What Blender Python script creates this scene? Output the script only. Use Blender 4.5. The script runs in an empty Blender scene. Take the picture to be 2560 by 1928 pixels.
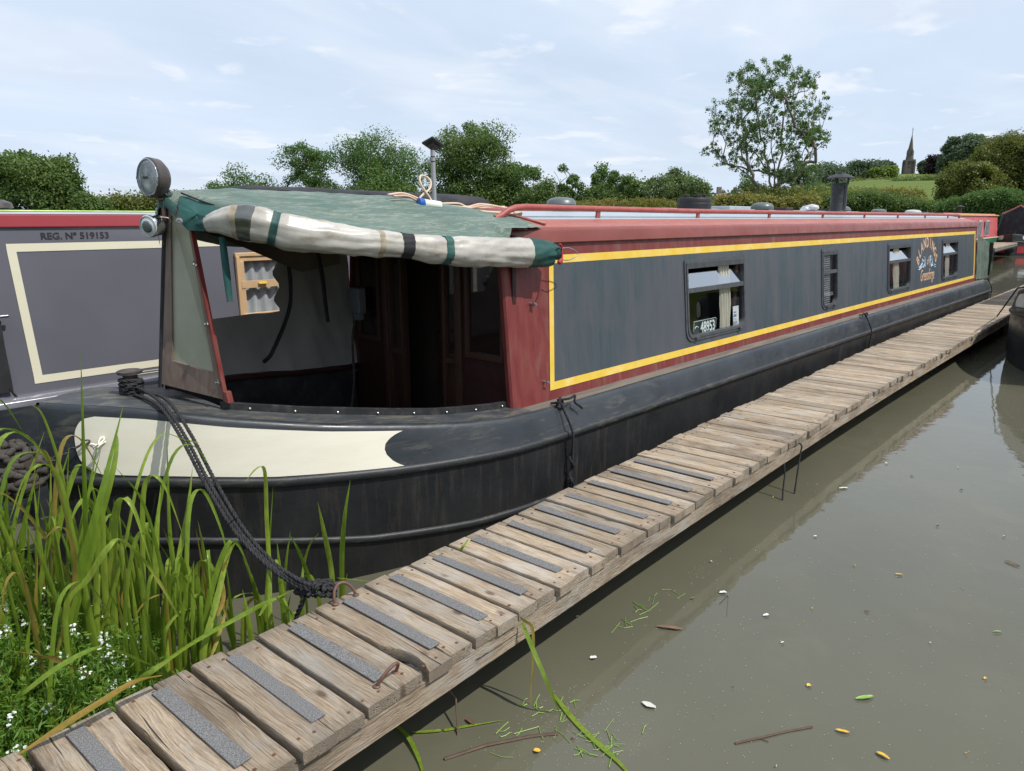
import bpy, bmesh, math, random
import numpy as np
from mathutils import Vector, Matrix, noise as mnoise
R = math.radians
rng = random.Random(7)
nrg = np.random.default_rng(7)

# ------------------------------------------------------------------ camera, world, sun, exposure
scene = bpy.context.scene
COL = scene.collection
CAM_H = 1.9
PITCH, YAW = R(12.8665), R(42.4157)          # the camera looks YAW degrees left of the boat's axis (+X)
FOC = 1830.0 / 2560.0
fwd = Vector((math.cos(YAW) * math.cos(PITCH), math.sin(YAW) * math.cos(PITCH), -math.sin(PITCH)))
rgt = Vector((math.sin(YAW), -math.cos(YAW), 0))
upv = rgt.cross(fwd)
cam_d = bpy.data.cameras.new('camera'); cam = bpy.data.objects.new('camera', cam_d); COL.objects.link(cam)
cam.matrix_world = Matrix(((rgt.x, upv.x, -fwd.x, 0), (rgt.y, upv.y, -fwd.y, 0), (rgt.z, upv.z, -fwd.z, CAM_H), (0, 0, 0, 1)))
cam_d.sensor_width = 36; cam_d.lens = 36 * FOC; cam_d.clip_start = .05; cam_d.clip_end = 6000
scene.camera = cam
scene.render.resolution_x = 1024; scene.render.resolution_y = 771
scene.view_settings.view_transform = 'Standard'; scene.view_settings.look = 'None'
scene.view_settings.gamma = 1; scene.view_settings.use_curve_mapping = False
scene.view_settings.exposure = 0.12

SUN_EL = R(56); sunv = Vector((.30, -.95, 0)).normalized()
world = bpy.data.worlds.new("World"); scene.world = world; world.use_nodes = True
wn = world.node_tree.nodes; wl = world.node_tree.links; wn.clear()
wo = wn.new('ShaderNodeOutputWorld'); bg = wn.new('ShaderNodeBackground'); bg.inputs[1].default_value = .10
sky = wn.new('ShaderNodeTexSky'); sky.sky_type = 'NISHITA'; sky.sun_disc = False
sky.sun_elevation = SUN_EL; sky.sun_rotation = math.atan2(sunv.x, sunv.y); sky.air_density = 1.0; sky.dust_density = 1.0; sky.ozone_density = 2.0
tc = wn.new('ShaderNodeTexCoord'); sx = wn.new('ShaderNodeSeparateXYZ'); wl.new(tc.outputs['Generated'], sx.inputs[0])
az = wn.new('ShaderNodeMath'); az.operation = 'MAXIMUM'; wl.new(sx.outputs['Z'], az.inputs[0]); az.inputs[1].default_value = 0
ad = wn.new('ShaderNodeMath'); ad.operation = 'ADD'; wl.new(az.outputs[0], ad.inputs[0]); ad.inputs[1].default_value = .12
dv = wn.new('ShaderNodeVectorMath'); dv.operation = 'DIVIDE'; wl.new(tc.outputs['Generated'], dv.inputs[0])
cb = wn.new('ShaderNodeCombineXYZ')
for i in range(3): wl.new(ad.outputs[0], cb.inputs[i])
wl.new(cb.outputs[0], dv.inputs[1])
def wnoise(scale, detail, rough, rot, sc, loc=(0, 0, 0), dist=0.):
    m = wn.new('ShaderNodeMapping'); m.inputs['Rotation'].default_value = (0, 0, rot); m.inputs['Scale'].default_value = sc; m.inputs['Location'].default_value = loc
    n = wn.new('ShaderNodeTexNoise'); n.inputs['Scale'].default_value = scale; n.inputs['Detail'].default_value = detail; n.inputs['Roughness'].default_value = rough
    n.inputs['Distortion'].default_value = dist
    wl.new(dv.outputs[0], m.inputs[0]); wl.new(m.outputs[0], n.inputs[0]); return n.outputs[0]
def wramp(src, a, b, va=0., vb=1.):
    r = wn.new('ShaderNodeMapRange'); r.interpolation_type = 'SMOOTHSTEP'; wl.new(src, r.inputs[0])
    r.inputs[1].default_value = a; r.inputs[2].default_value = b; r.inputs[3].default_value = va; r.inputs[4].default_value = vb; return r.outputs[0]
def wmix(f, a, b):
    m = wn.new('ShaderNodeMix'); m.data_type = 'RGBA'
    if isinstance(f, float): m.inputs[0].default_value = f
    else: wl.new(f, m.inputs[0])
    for s, v in ((6, a), (7, b)):
        if isinstance(v, tuple): m.inputs[s].default_value = v + (1,)
        else: wl.new(v, m.inputs[s])
    return m.outputs[2]
veil = wramp(wnoise(.5, 4, .55, .6, (1, 1.5, 1)), .25, .75, .76, .96)
c0 = wmix(veil, sky.outputs[0], (6.7, 7.8, 9.4))
wisp = wramp(wnoise(.8, 6, .55, .5, (1, 1.9, 1), (3, 1, 0), .4), .40, .78, 0., .62)
c1 = wmix(wisp, c0, (8.3, 8.8, 9.5))
puff = wramp(wnoise(2.6, 6, .55, .2, (1, 1, 1), (7.3, 2.2, 0), .3), .55, .68, 0., .6)
c2 = wmix(puff, c1, (8.8, 9.1, 9.6))
lowb = wramp(wnoise(1.2, 5, .5, 1.1, (1, 1.3, 1), (1.3, 9.2, 0), .3), .5, .75, 0., .5)
c3 = wmix(lowb, c2, (6.4, 7.1, 8.5))
wl.new(c3, bg.inputs[0]); wl.new(bg.outputs[0], wo.inputs[0])

sd = bpy.data.lights.new('sun', 'SUN'); sd.energy = 4.1; sd.angle = R(.53); sd.color = (1, .955, .88)
sun = bpy.data.objects.new('sun', sd); COL.objects.link(sun); sun.location = (5, -20, 30)
sdir = Vector((sunv.x * math.cos(SUN_EL), sunv.y * math.cos(SUN_EL), math.sin(SUN_EL)))
sun.rotation_euler = sdir.to_track_quat('Z', 'Y').to_euler()

# ------------------------------------------------------------------ surveying helpers: bearings read off the photo -> places in the world
SP = 2560 / 2212
def ray(x, y):
    return fwd + rgt * ((x * SP - 1280) / 1830) - upv * ((y * SP - 964) / 1830)
def PY(x, y, Y):
    d = ray(x, y); t = Y / d.y; return Vector((t * d.x, Y, CAM_H + t * d.z))
def PZ(x, y, z):
    d = ray(x, y); t = (z - CAM_H) / d.z; return Vector((t * d.x, t * d.y, z))
def PX(x, y, X):
    d = ray(x, y); t = X / d.x; return Vector((X, t * d.y, CAM_H + t * d.z))
def PD(x, y, dist):
    d = ray(x, y); t = dist / math.hypot(d.x, d.y); return Vector((t * d.x, t * d.y, CAM_H + t * d.z))
def lerp(a, b, t): return a + (b - a) * t
def interp(x, pts):
    if x <= pts[0][0]: return pts[0][1]
    for (a, va), (b, vb) in zip(pts, pts[1:]):
        if x <= b: return va + (vb - va) * (x - a) / (b - a)
    return pts[-1][1]
def nz(x, y=0., z=0.): return mnoise.noise(Vector((x, y, z)))
def spline(pts, n):
    P = [Vector(p) for p in pts]; P = [P[0] * 2 - P[1]] + P + [P[-1] * 2 - P[-2]]; out = []
    for i in range(1, len(P) - 2):
        for k in range(n):
            t = k / n; a, b, c, d = P[i - 1:i + 3]
            out.append(.5 * ((2 * b) + (c - a) * t + (2 * a - 5 * b + 4 * c - d) * t * t + (3 * b - a - 3 * c + d) * t ** 3))
    out.append(P[-2].copy()); return out

# ------------------------------------------------------------------ materials
class NT:
    def __init__(s, name):
        s.m = bpy.data.materials.new(name); s.m.use_nodes = True; s.t = s.m.node_tree; s.t.nodes.clear()
        s.out = s.t.nodes.new('ShaderNodeOutputMaterial'); s.b = s.t.nodes.new('ShaderNodeBsdfPrincipled'); s.t.links.new(s.b.outputs[0], s.out.inputs[0])
    def n(s, k, **kw):
        x = s.t.nodes.new('ShaderNode' + k)
        for a, v in kw.items(): setattr(x, a, v)
        return x
    def l(s, a, b): s.t.links.new(a, b)
    def coord(s, scale=(1, 1, 1), rand=0., kind='Object'):
        c = s.n('TexCoord').outputs[kind]
        if rand:
            oi = s.n('ObjectInfo'); mm = s.n('Math', operation='MULTIPLY'); s.l(oi.outputs['Random'], mm.inputs[0]); mm.inputs[1].default_value = rand
            va = s.n('VectorMath', operation='ADD'); s.l(c, va.inputs[0]); s.l(mm.outputs[0], va.inputs[1]); c = va.outputs[0]
        if scale != (1, 1, 1):
            m = s.n('Mapping'); m.inputs['Scale'].default_value = scale; s.l(c, m.inputs[0]); c = m.outputs[0]
        return c
    def noise(s, c, scale, detail=4, rough=.55, dist=0.):
        x = s.n('TexNoise'); x.inputs['Scale'].default_value = scale; x.inputs['Detail'].default_value = detail
        x.inputs['Roughness'].default_value = rough; x.inputs['Distortion'].default_value = dist; s.l(c, x.inputs['Vector']); return x.outputs[0]
    def ramp(s, src, a, b, va=0., vb=1.):
        x = s.n('MapRange'); s.l(src, x.inputs[0])
        for i, v in enumerate((a, b, va, vb)): x.inputs[i + 1].default_value = v
        return x.outputs[0]
    def mix(s, f, a, b, blend='MIX'):
        x = s.n('Mix', data_type='RGBA', blend_type=blend)
        for k, v in ((0, f), (6, a), (7, b)):
            if hasattr(v, 'links'): s.l(v, x.inputs[k])
            elif isinstance(v, (int, float)): x.inputs[k].default_value = v
            else: x.inputs[k].default_value = tuple(v) + (1,)
        return x.outputs[2]
    def math(s, op, a, b=None):
        x = s.n('Math', operation=op)
        for i, v in enumerate((a, b)):
            if v is None: continue
            if hasattr(v, 'links'): s.l(v, x.inputs[i])
            else: x.inputs[i].default_value = v
        return x.outputs[0]
    def set(s, **kw):
        for k, v in kw.items():
            i = s.b.inputs[{'color': 'Base Color', 'rough': 'Roughness', 'metal': 'Metallic', 'spec': 'Specular IOR Level', 'coat': 'Coat Weight', 'coatr': 'Coat Roughness',
                            'trans': 'Transmission Weight', 'ior': 'IOR', 'alpha': 'Alpha', 'sss': 'Subsurface Weight', 'sheen': 'Sheen Weight'}[k]]
            if hasattr(v, 'links'): s.l(v, i)
            elif isinstance(v, (int, float)): i.default_value = v
            else: i.default_value = tuple(v) + (1,)
    def bump(s, h, strength=.3, dist=.01):
        x = s.n('Bump'); x.inputs['Strength'].default_value = strength; x.inputs['Distance'].default_value = dist; s.l(h, x.inputs['Height']); s.l(x.outputs[0], s.b.inputs['Normal'])

MATS = {}
def paint(name, c1, c2=None, rough=.45, scale=6, stretch=(1, 1, 1), bump=.08, dirt=None, damt=.5, dscale=9, dstretch=(1, 1, 1), dlo=.5, dhi=.7, metal=0., coat=0., rand=0., spec=.5, rvar=.15, bscale=90):
    if name in MATS: return MATS[name]
    t = NT(name); c2 = c2 or tuple(v * .75 for v in c1)
    base = t.mix(t.ramp(t.noise(t.coord(stretch, rand), scale, 5), .35, .65), c1, c2)
    if dirt:
        d = t.ramp(t.noise(t.coord(dstretch, rand), dscale, 8, .68, .3), dlo, dhi, 0, damt)
        base = t.mix(d, base, dirt)
    rr = t.ramp(t.noise(t.coord((1, 1, 1), rand), scale * 2.3, 4), .3, .7, max(.02, rough - rvar * .5), min(1, rough + rvar))
    t.set(color=base, rough=rr, metal=metal, coat=coat, spec=spec)
    if bump: t.bump(t.noise(t.coord(stretch), bscale, 3), bump, .004)
    MATS[name] = t.m; return t.m

def coach_mat(name, ca, cb, cc, rough=.33):
    t = NT(name)
    a = t.ramp(t.noise(t.coord((5.5, 5.5, .35)), 1.1, 5, .6, .2), .38, .64)
    b = t.ramp(t.noise(t.coord((40, 40, .8)), 1.0, 3, .6), .3, .75, 0, .45)
    c = t.ramp(t.noise(t.coord((1, 1, 1.6)), 1.7, 5, .62, .6), .45, .72, 0, .75)
    k = t.mix(a, ca, cb); k = t.mix(b, k, cc); k = t.mix(c, k, cb)
    e = t.ramp(t.noise(t.coord((3, 3, .8)), 2.7, 8, .7, .8), .66, .74, 0, .35); k = t.mix(e, k, (.015, .03, .04))
    sp = t.ramp(t.noise(t.coord((1, 1, 1)), 60, 4, .7), .72, .78, 0, .5); k = t.mix(sp, k, (.25, .26, .26))
    t.set(color=k, rough=t.ramp(t.noise(t.coord((6, 6, 1)), 3, 4), .3, .7, rough, rough + .22), spec=.4)
    t.bump(t.noise(t.coord((60, 60, 3)), 1, 3), .08, .002)
    return t.m
M = {}
M['hull'] = (lambda t: (
    t.set(color=t.mix(t.math('MULTIPLY', t.ramp(t.noise(t.coord((1.2, 1.2, 7)), 3.2, 9, .72, .5), .53, .68, 0, .55), t.ramp(t.noise(t.coord((.35, .3, .3)), 1.3, 2), .45, .6, .1, 1.)),
                      t.mix(t.ramp(t.noise(t.coord(), 2.2, 6), .35, .65), (.017, .021, .027), (.036, .042, .049)), (.13, .12, .10)),
          rough=t.ramp(t.noise(t.coord((3, 3, 6)), 2.5, 5), .3, .7, .26, .5), spec=.5),
    t.bump(t.noise(t.coord(), 14, 6, .65), .16, .008), t.m)[-1])(NT('hull_blacking'))
M['hull_low'] = (lambda t: (
    t.set(color=t.mix(t.math('MULTIPLY', t.ramp(t.noise(t.coord((7, 7, .8)), 3.0, 9, .75, .3), .50, .70, 0, .30), t.ramp(t.noise(t.coord((.45, .3, .3)), 1.0, 2), .42, .58, .12, 1.)),
                      t.mix(t.ramp(t.noise(t.coord(), 3, 6), .35, .65), (.008, .0085, .010), (.016, .016, .017)), (.12, .10, .08)),
          rough=t.ramp(t.noise(t.coord(), 4, 5), .3, .7, .42, .65), spec=.4),
    t.bump(t.noise(t.coord(), 22, 6, .7), .25, .01), t.m)[-1])(NT('hull_waterline'))
def mossline(name):
    t = NT(name)
    k = t.mix(t.ramp(t.noise(t.coord((1, 1, 4)), 7, 8, .7, .3), .52, .74, 0, .6), (.018, .020, .023), (.13, .118, .085))
    k = t.mix(t.ramp(t.noise(t.coord(), 3.1, 7, .7), .62, .72, 0, .8), k, (.16, .05, .025))
    t.set(color=k, rough=.5); t.bump(t.noise(t.coord(), 40, 5, .7), .3, .006); return t.m
M['strake'] = mossline('rubbing_strake_paint')
M['deck'] = paint('deck_paint', (.035, .04, .047), (.07, .075, .08), .42, 5, (1, 1, 1), .15, (.2, .18, .12), .65, 6, (1, 2.4, 1), .5, .68)
M['walk'] = paint('walkway_paint', (.10, .09, .08), (.17, .15, .13), .6, 4, (.6, 5, 1), .3, (.3, .15, .11), .5, 5, (.5, 4, 1), .55, .7)
M['cream'] = paint('cream_hull_paint', (.78, .745, .63), (.74, .70, .585), .38, 3, (1, 1, 6), .12, (.34, .3, .2), .35, 9, (1, 1, 3), .68, .78, bscale=40)
M['bulk'] = paint('bulkhead_dark_red', (.034, .007, .007), (.024, .008, .007), .5, 5)
M['maroon'] = paint('maroon_side_paint', (.14, .019, .020), (.18, .038, .032), .42, 5, (4, 4, .7), .08, (.20, .13, .10), .6, 2.2, (3, 3, .8), .52, .72)
M['redroof'] = paint('red_roof_paint', (.175, .038, .027), (.215, .053, .04), .36, 4, (.5, 3, 1), .06, (.22, .14, .11), .4, 7, (.6, 3, 1), .6, .75)
M['redtop'] = paint('faded_red_roof_margin', (.31, .088, .064), (.36, .12, .09), .42, 5, (.5, 4, 1), .06, (.32, .2, .17), .5, 7, (.6, 3, 1), .55, .75)
M['roof'] = paint('grey_roof_paint', (.30, .35, .39), (.37, .41, .44), .38, 5, (.6, 3, 1), .08, (.22, .2, .18), .5, 6, (.5, 4, 1), .62, .75)
M['yellow'] = paint('yellow_coach_line', (.68, .45, .045), (.72, .51, .09), .42, 9, (1, 1, 1), .05, (.75, .62, .35), .5, 5, (1, 1, 1), .5, .7)
M['coach'] = coach_mat('weathered_blue_grey_panel', (.034, .056, .070), (.074, .076, .090), (.082, .090, .100))
M['frame'] = paint('window_frame_grey', (.07, .075, .083), (.045, .05, .058), .42, 20, (1, 1, 1), .05, (.3, .3, .3), .35, 30, (1, 1, 1), .62, .75)
M['rail'] = paint('handrail_red', (.29, .055, .045), (.34, .085, .068), .38, 9, (1, 1, 1), .05, (.15, .06, .05), .5, 12, (1, 1, 1), .62, .74)
M['greycoat'] = (lambda t: (t.set(color=t.mix(t.ramp(t.noise(t.coord(), 1.5, 3), .4, .6), (.118, .118, .142), (.128, .128, .154)), rough=t.ramp(t.noise(t.coord((1, 1, .6)), 2.2, 5), .35, .7, .10, .24), coat=.4, coatr=.05), t.bump(t.noise(t.coord(), 1.3, 2), .03, .02), t.m)[-1])(NT('gloss_grey_paint'))
M['pinkband'] = paint('gloss_red_band', (.37, .06, .075), (.35, .056, .07), .22, 3, bump=.02, coat=.3, rvar=.04)
M['lime'] = paint('lime_edge', (.35, .55, .06), rough=.4)
M['creamline'] = paint('cream_coach_line', (.66, .62, .48), (.68, .64, .50), .3, 3, bump=.02)
M['lettergrey'] = paint('dark_grey_lettering', (.028, .024, .028), rough=.4, bump=0)
M['gold'] = paint('gold_anodised_frame', (.60, .40, .22), (.64, .44, .25), .45, 8, bump=.03, metal=.2)
M['black'] = paint('black_plastic', (.014, .014, .016), (.022, .022, .024), .5, 6, bump=.05)
M['blackcloth'] = paint('black_canvas', (.018, .018, .021), (.028, .028, .033), .72, 4, (1, 1, 1), .4, (.06, .06, .065), .4, 4, (1, 1, 1), .5, .7, spec=.3)
M['rope'] = paint('black_rope', (.022, .022, .025), (.045, .045, .048), .85, 60, bump=.6, spec=.2, bscale=300)
M['rope_old'] = paint('weathered_rope', (.045, .040, .036), (.08, .072, .064), .9, 30, bump=.6, dirt=(.05, .045, .03), damt=.7, dscale=18, spec=.2, bscale=300)
M['rust'] = paint('rusty_iron', (.16, .085, .065), (.11, .07, .06), .62, 30, bump=.4, dirt=(.30, .12, .05), damt=.7, dscale=22, metal=.25)
M['chrome'] = paint('chrome', (.75, .75, .76), (.7, .7, .71), .08, 3, bump=0, metal=1., rvar=.04)
M['brownmetal'] = paint('brown_black_enamel', (.05, .042, .042), (.07, .055, .05), .33, 6, bump=.05, dirt=(.25, .09, .03), damt=.8, dscale=8, dlo=.66, dhi=.74)
M['iron'] = paint('black_iron', (.014, .015, .017), (.024, .025, .028), .45, 8, bump=.15, dirt=(.12, .1, .09), damt=.4, dscale=14)
M['ventgrey'] = paint('grey_vent_paint', (.09, .11, .11), (.11, .13, .13), .3, 4, bump=.02)
M['cable'] = paint('buff_cable', (.55, .40, .29), (.62, .48, .36), .5, 20, bump=.05)
M['cableR'] = paint('pinkish_cable', (.52, .30, .21), (.58, .36, .26), .5, 20, bump=.05)
M['blue'] = paint('blue_plastic', (.015, .12, .45), rough=.35, bump=0)
M['white'] = paint('off_white_plastic', (.62, .63, .58), (.66, .67, .62), .4, 8, bump=.03)
M['pole'] = paint('grey_pvc', (.28, .29, .31), (.33, .34, .36), .45, 6, bump=.03)
M['redcord'] = paint('red_cord', (.5, .03, .04), rough=.6)
M['studiron'] = paint('worn_stud_iron', (.03, .03, .033), (.05, .05, .05), .45, 12, bump=.2, dirt=(.20, .12, .09), damt=.6, dscale=18)
M['steel'] = paint('dull_steel', (.42, .42, .42), (.3, .3, .3), .35, 30, bump=.1, metal=.9)
M['wooddoor'] = paint('dark_door_wood', (.028, .012, .008), (.045, .020, .012), .5, 5, (14, 14, .8), .2)
M['woodred'] = paint('brown_frame_wood', (.06, .026, .017), (.042, .019, .013), .45, 5, (14, 14, .8), .2)
M['boardwood'] = paint('weathered_cratch_frame', (.14, .10, .08), (.19, .14, .11), .55, 6, (8, 8, 1), .3, (.07, .05, .045), .6, 6)
M['curtain'] = paint('cream_curtain', (.58, .55, .46), (.48, .45, .37), .9, 6, (10, 10, 1), .2, spec=.1)
M['inside'] = paint('cabin_lining', (.03, .022, .018), (.045, .03, .022), .7, 3, bump=.05)
M['greyplastic'] = paint('grey_meter_box', (.14, .15, .17), rough=.45, bump=0)
M['orange'] = paint('signwriting_buff', (.56, .34, .21), (.60, .40, .26), .5, 20, bump=0)
M['scroll'] = paint('signwriting_pale_blue', (.42, .56, .68), rough=.5, bump=0)
M['wlet'] = paint('white_lettering', (.72, .8, .8), rough=.5, bump=0)
M['platebk'] = paint('black_plate', (.012, .02, .022), rough=.4, bump=0)
M['paper'] = paint('white_paper', (.7, .72, .75), rough=.8, bump=0)
M['slatw'] = paint('white_blind_slat', (.55, .57, .6), rough=.45, bump=0)
M['farred'] = paint('faded_red_boat_paint', (.50, .09, .10), (.56, .14, .14), .4, 2, bump=0)
M['fargreen'] = paint('green_boat_paint', (.03, .15, .07), rough=.4, bump=0)
M['farwhite'] = paint('white_boat_paint', (.55, .56, .58), rough=.4, bump=0)
M['farredband'] = paint('bow_red_paint', (.40, .03, .035), rough=.4, bump=0)
M['farglass'] = paint('far_window_glass', (.18, .2, .22), (.35, .37, .38), .15, 6, bump=0, rvar=.05)
M['stone'] = paint('church_stone', (.115, .10, .085), (.085, .076, .068), .85, .9, bump=0, dirt=(.07, .065, .06), damt=.5, dscale=.7)
M['louvre'] = paint('dark_belfry_louvre', (.03, .03, .033), rough=.8, bump=0)
M['rooftile'] = paint('far_roof_tile', (.17, .11, .09), (.22, .15, .12), .8, .5, bump=0)
M['brickwall'] = paint('far_brick', (.20, .16, .14), rough=.9, bump=0)
M['pile'] = paint('pontoon_pile', (.05, .05, .045), (.09, .085, .07), .7, 4, bump=.2)
M['nail'] = paint('rusty_nail', (.09, .035, .02), (.14, .06, .03), .7, 40, bump=0)
M['grip'] = (lambda t: (t.set(color=t.mix(t.ramp(t.noise(t.coord((1, 1, 1), 9.), 260, 3, .8), .42, .62), (.085, .085, .088), (.27, .265, .265)),
             rough=.85), t.bump(t.noise(t.coord((1, 1, 1), 9.), 260, 3, .8), .9, .004), t.m)[-1])(NT('grit_strip'))

def wood_mat(name, dark=1., along_x=False):
    t = NT(name); c = t.coord((1, 1, 1), 37.)
    if along_x:
        mr_ = t.n('Mapping'); mr_.inputs['Rotation'].default_value = (0, 0, R(90)); t.l(c, mr_.inputs[0]); c = mr_.outputs[0]
    def mp(sc):
        m = t.n('Mapping'); m.inputs['Scale'].default_value = sc; t.l(c, m.inputs[0]); return m.outputs[0]
    warp = t.noise(mp((1.0, .42, 1)), 6, 2, .5)
    wv = t.n('VectorMath', operation='SCALE'); wc = t.n('CombineXYZ'); t.l(t.ramp(warp, 0, 1, -.030, .030), wc.inputs[0])
    va = t.n('VectorMath', operation='ADD'); t.l(c, va.inputs[0]); t.l(wc.outputs[0], va.inputs[1])
    def mq(sc):
        m = t.n('Mapping'); m.inputs['Scale'].default_value = sc; t.l(va.outputs[0], m.inputs[0]); return m.outputs[0]
    rings = t.noise(mq((1, .014, 1)), 170, 2, .5)
    fib = t.noise(mq((1, .030, 1)), 300, 4, .7)
    blot = t.noise(mp((1.6, .6, 1.6)), 6, 6, .6, .3)
    ringm = t.ramp(rings, .40, .60)
    col = t.mix(ringm, (.43 * dark, .335 * dark, .235 * dark), (.32 * dark, .24 * dark, .165 * dark))
    col = t.mix(t.ramp(fib, .45, .75, 0, .75), col, (.55 * dark, .50 * dark, .42 * dark))
    col = t.mix(t.ramp(fib, .50, .28, 0, .8), col, (.10, .075, .055))
    col = t.mix(t.ramp(blot, .48, .70, 0, .65), col, (.42 * dark, .41 * dark, .385 * dark))
    col = t.mix(t.ramp(blot, .44, .28, 0, .5), col, (.19 * dark, .135 * dark, .09 * dark))
    dk = t.noise(mp((1.2, .35, 1.2)), 3.3, 7, .72, .5); col = t.mix(t.ramp(dk, .50, .66, 0, .75), col, (.12, .092, .068))
    gs_ = t.n('SeparateXYZ'); t.l(t.n('TexCoord').outputs['Generated'], gs_.inputs[0]); ey = t.math('ABSOLUTE', t.math('SUBTRACT', gs_.outputs[0 if along_x else 1], .5))
    en = t.math('ADD', ey, t.ramp(t.noise(mp((1, .5, 1)), 14, 5, .7), .3, .7, -.09, .09))
    if not along_x: col = t.mix(t.ramp(en, .40, .53, 0, .55), col, (.21, .18, .145))
    crk = t.noise(mq((1, .016, 1)), 60, 3, .5, .3); col = t.mix(t.ramp(crk, .66, .69, 0, .9), col, (.035, .025, .02))
    vo = t.n('TexVoronoi'); vo.inputs['Scale'].default_value = 4.6; vo.inputs['Randomness'].default_value = 1; t.l(mp((1.25, .62, .3)), vo.inputs['Vector'])
    kn = t.ramp(vo.outputs['Distance'], .10, .045, 0, .75)
    col = t.mix(kn, col, (.085, .05, .032))
    oi = t.n('ObjectInfo'); br = t.ramp(oi.outputs['Random'], 0, 1, .72, 1.16)
    hs = t.n('HueSaturation'); t.l(br, hs.inputs['Value']); t.l(col, hs.inputs['Color']); hs.inputs['Saturation'].default_value = 1.02
    t.set(color=hs.outputs[0], rough=.78, spec=.25)
    h = t.math('ADD', t.math('MULTIPLY', rings, .9), t.math('MULTIPLY', fib, .9))
    t.bump(h, .85, .007); return t.m
M['wood'] = wood_mat('weathered_plank_wood'); M['beamwood'] = wood_mat('pontoon_beam_wood', .92, True)

def canvas_mat():
    t = NT('green_weathered_canvas')
    a = t.ramp(t.noise(t.coord((1, 1, 1)), 2.2, 5, .6, .4), .35, .65)
    k = t.mix(a, (.070, .135, .112), (.125, .180, .155))
    st = t.noise(t.coord((.8, 3.5, 2)), 7, 9, .75, 1.2)
    k = t.mix(t.ramp(st, .48, .62, 0, .6), k, (.33, .35, .29))
    k = t.mix(t.ramp(t.noise(t.coord((1.5, 5, 3)), 4.2, 10, .78, 1.8), .53, .60, 0, .65), k, (.15, .125, .09))
    k = t.mix(t.ramp(t.noise(t.coord((2, 14, 8)), 5, 6, .7, 2.6), .56, .62, 0, .6), k, (.10, .085, .06))
    k = t.mix(t.ramp(t.noise(t.coord((14, 3, 3)), 4, 5, .7, 2.2), .60, .64, 0, .5), k, (.10, .09, .065))
    k = t.mix(t.ramp(t.noise(t.coord(), 1.6, 4), .52, .68, 0, .45), k, (.06, .10, .09))
    t.set(color=k, rough=.62, spec=.3)
    t.bump(t.math('ADD', t.noise(t.coord((1, 2, 1)), 9, 5, .6, .8), t.math('MULTIPLY', t.noise(t.coord(), 220, 2), .25)), .5, .02); return t.m
M['canvas'] = canvas_mat()
M['canvas_dark'] = paint('dark_green_canvas', (.010, .055, .052), (.02, .085, .075), .6, 5, bump=.3, spec=.35, dirt=(.10, .14, .12), damt=.4, dscale=7)
M['sterncanvas'] = paint('grey_green_stern_canvas', (.09, .13, .10), (.15, .19, .155), .4, 6, bump=.4, dirt=(.2, .23, .2), damt=.4, dscale=5)
M['vinyl'] = paint('grubby_white_vinyl', (.46, .445, .41), (.35, .335, .30), .34, 4, (1, 2, 1), .25, (.20, .155, .095), .7, 4.5, (1.2, 3, 2), .52, .72, bscale=14)
M['tape'] = paint('stained_seam_tape', (.24, .20, .14), (.34, .29, .21), .7, 30, bump=.3)
M['cloth_inside'] = paint('grey_canvas_inside', (.24, .23, .215), (.30, .285, .265), .8, 3, bump=.3, spec=.2)
M['under'] = paint('canvas_underside', (.16, .13, .10), (.2, .16, .13), .8, 3, bump=.2, spec=.2)

def glass(name, tint=(.9, .95, .95), alpha=.12, rough=.02):
    t = NT(name); t.t.nodes.remove(t.b)
    g = t.n('BsdfGlossy'); g.inputs['Roughness'].default_value = rough; tr = t.n('BsdfTransparent'); tr.inputs[0].default_value = tint + (1,)
    fr = t.n('LayerWeight'); fr.inputs[0].default_value = .5; mx = t.n('MixShader')
    f = t.math('ADD', t.math('MULTIPLY', t.math('POWER', fr.outputs['Facing'], 4.2), .92), alpha + .05); f = t.math('MINIMUM', f, 1.)
    t.l(f, mx.inputs[0]); t.l(tr.outputs[0], mx.inputs[1]); t.l(g.outputs[0], mx.inputs[2]); t.l(mx.outputs[0], t.out.inputs[0]); return t.m
M['glass'] = glass('window_glass', (.86, .88, .88), .0)
M['lens'] = paint('sky_toned_lamp_lens', (.66, .70, .74), (.44, .48, .51), .12, 14, (1, 1, .6), .05, rvar=.02, coat=.6)  # opaque pale tone stands in for sky reflected in the lens
M['clearvinyl'] = glass('clear_vinyl', (.45, .47, .46), .12, .16)
def fog_glass():
    t = NT('algae_fogged_pane')
    k = t.mix(t.ramp(t.noise(t.coord((1, 1, .6)), 3.5, 5), .35, .65), (.24, .245, .175), (.33, .33, .26))
    t.set(color=k, rough=.35, spec=.6); t.b.inputs['Transmission Weight'].default_value = 0.0; return t.m
M['refl'] = paint('sky_toned_reflector', (.78, .80, .83), (.7, .72, .76), .35, 3, bump=0, metal=.15, rvar=.02)  # mostly diffuse: brightness of the mirrored sky is put into the colour
M['hopper'] = glass('sky_boosted_hopper_glass', (.8, .84, .86), .55, .03)  # mirror share raised evenly so hopper panes show a bright sky
M['fog'] = fog_glass()
def water_mat():
    t = NT('murky_canal_water')
    c = t.coord()
    k = t.mix(t.ramp(t.noise(c, .55, 5, .6, .4), .3, .7), (.088, .086, .060), (.108, .105, .074))
    k = t.mix(t.ramp(t.noise(c, 2.3, 6, .7, .5), .55, .75, 0, .4), k, (.125, .115, .08))
    t.set(color=k, rough=.03, ior=1.39, spec=.5)
    h = t.math('ADD', t.noise(c, 1.3, 3, .5, .3), t.math('MULTIPLY', t.noise(c, 7, 3, .5, .3), .22))
    t.bump(h, .09, .05); return t.m
M['water'] = water_mat()

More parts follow.
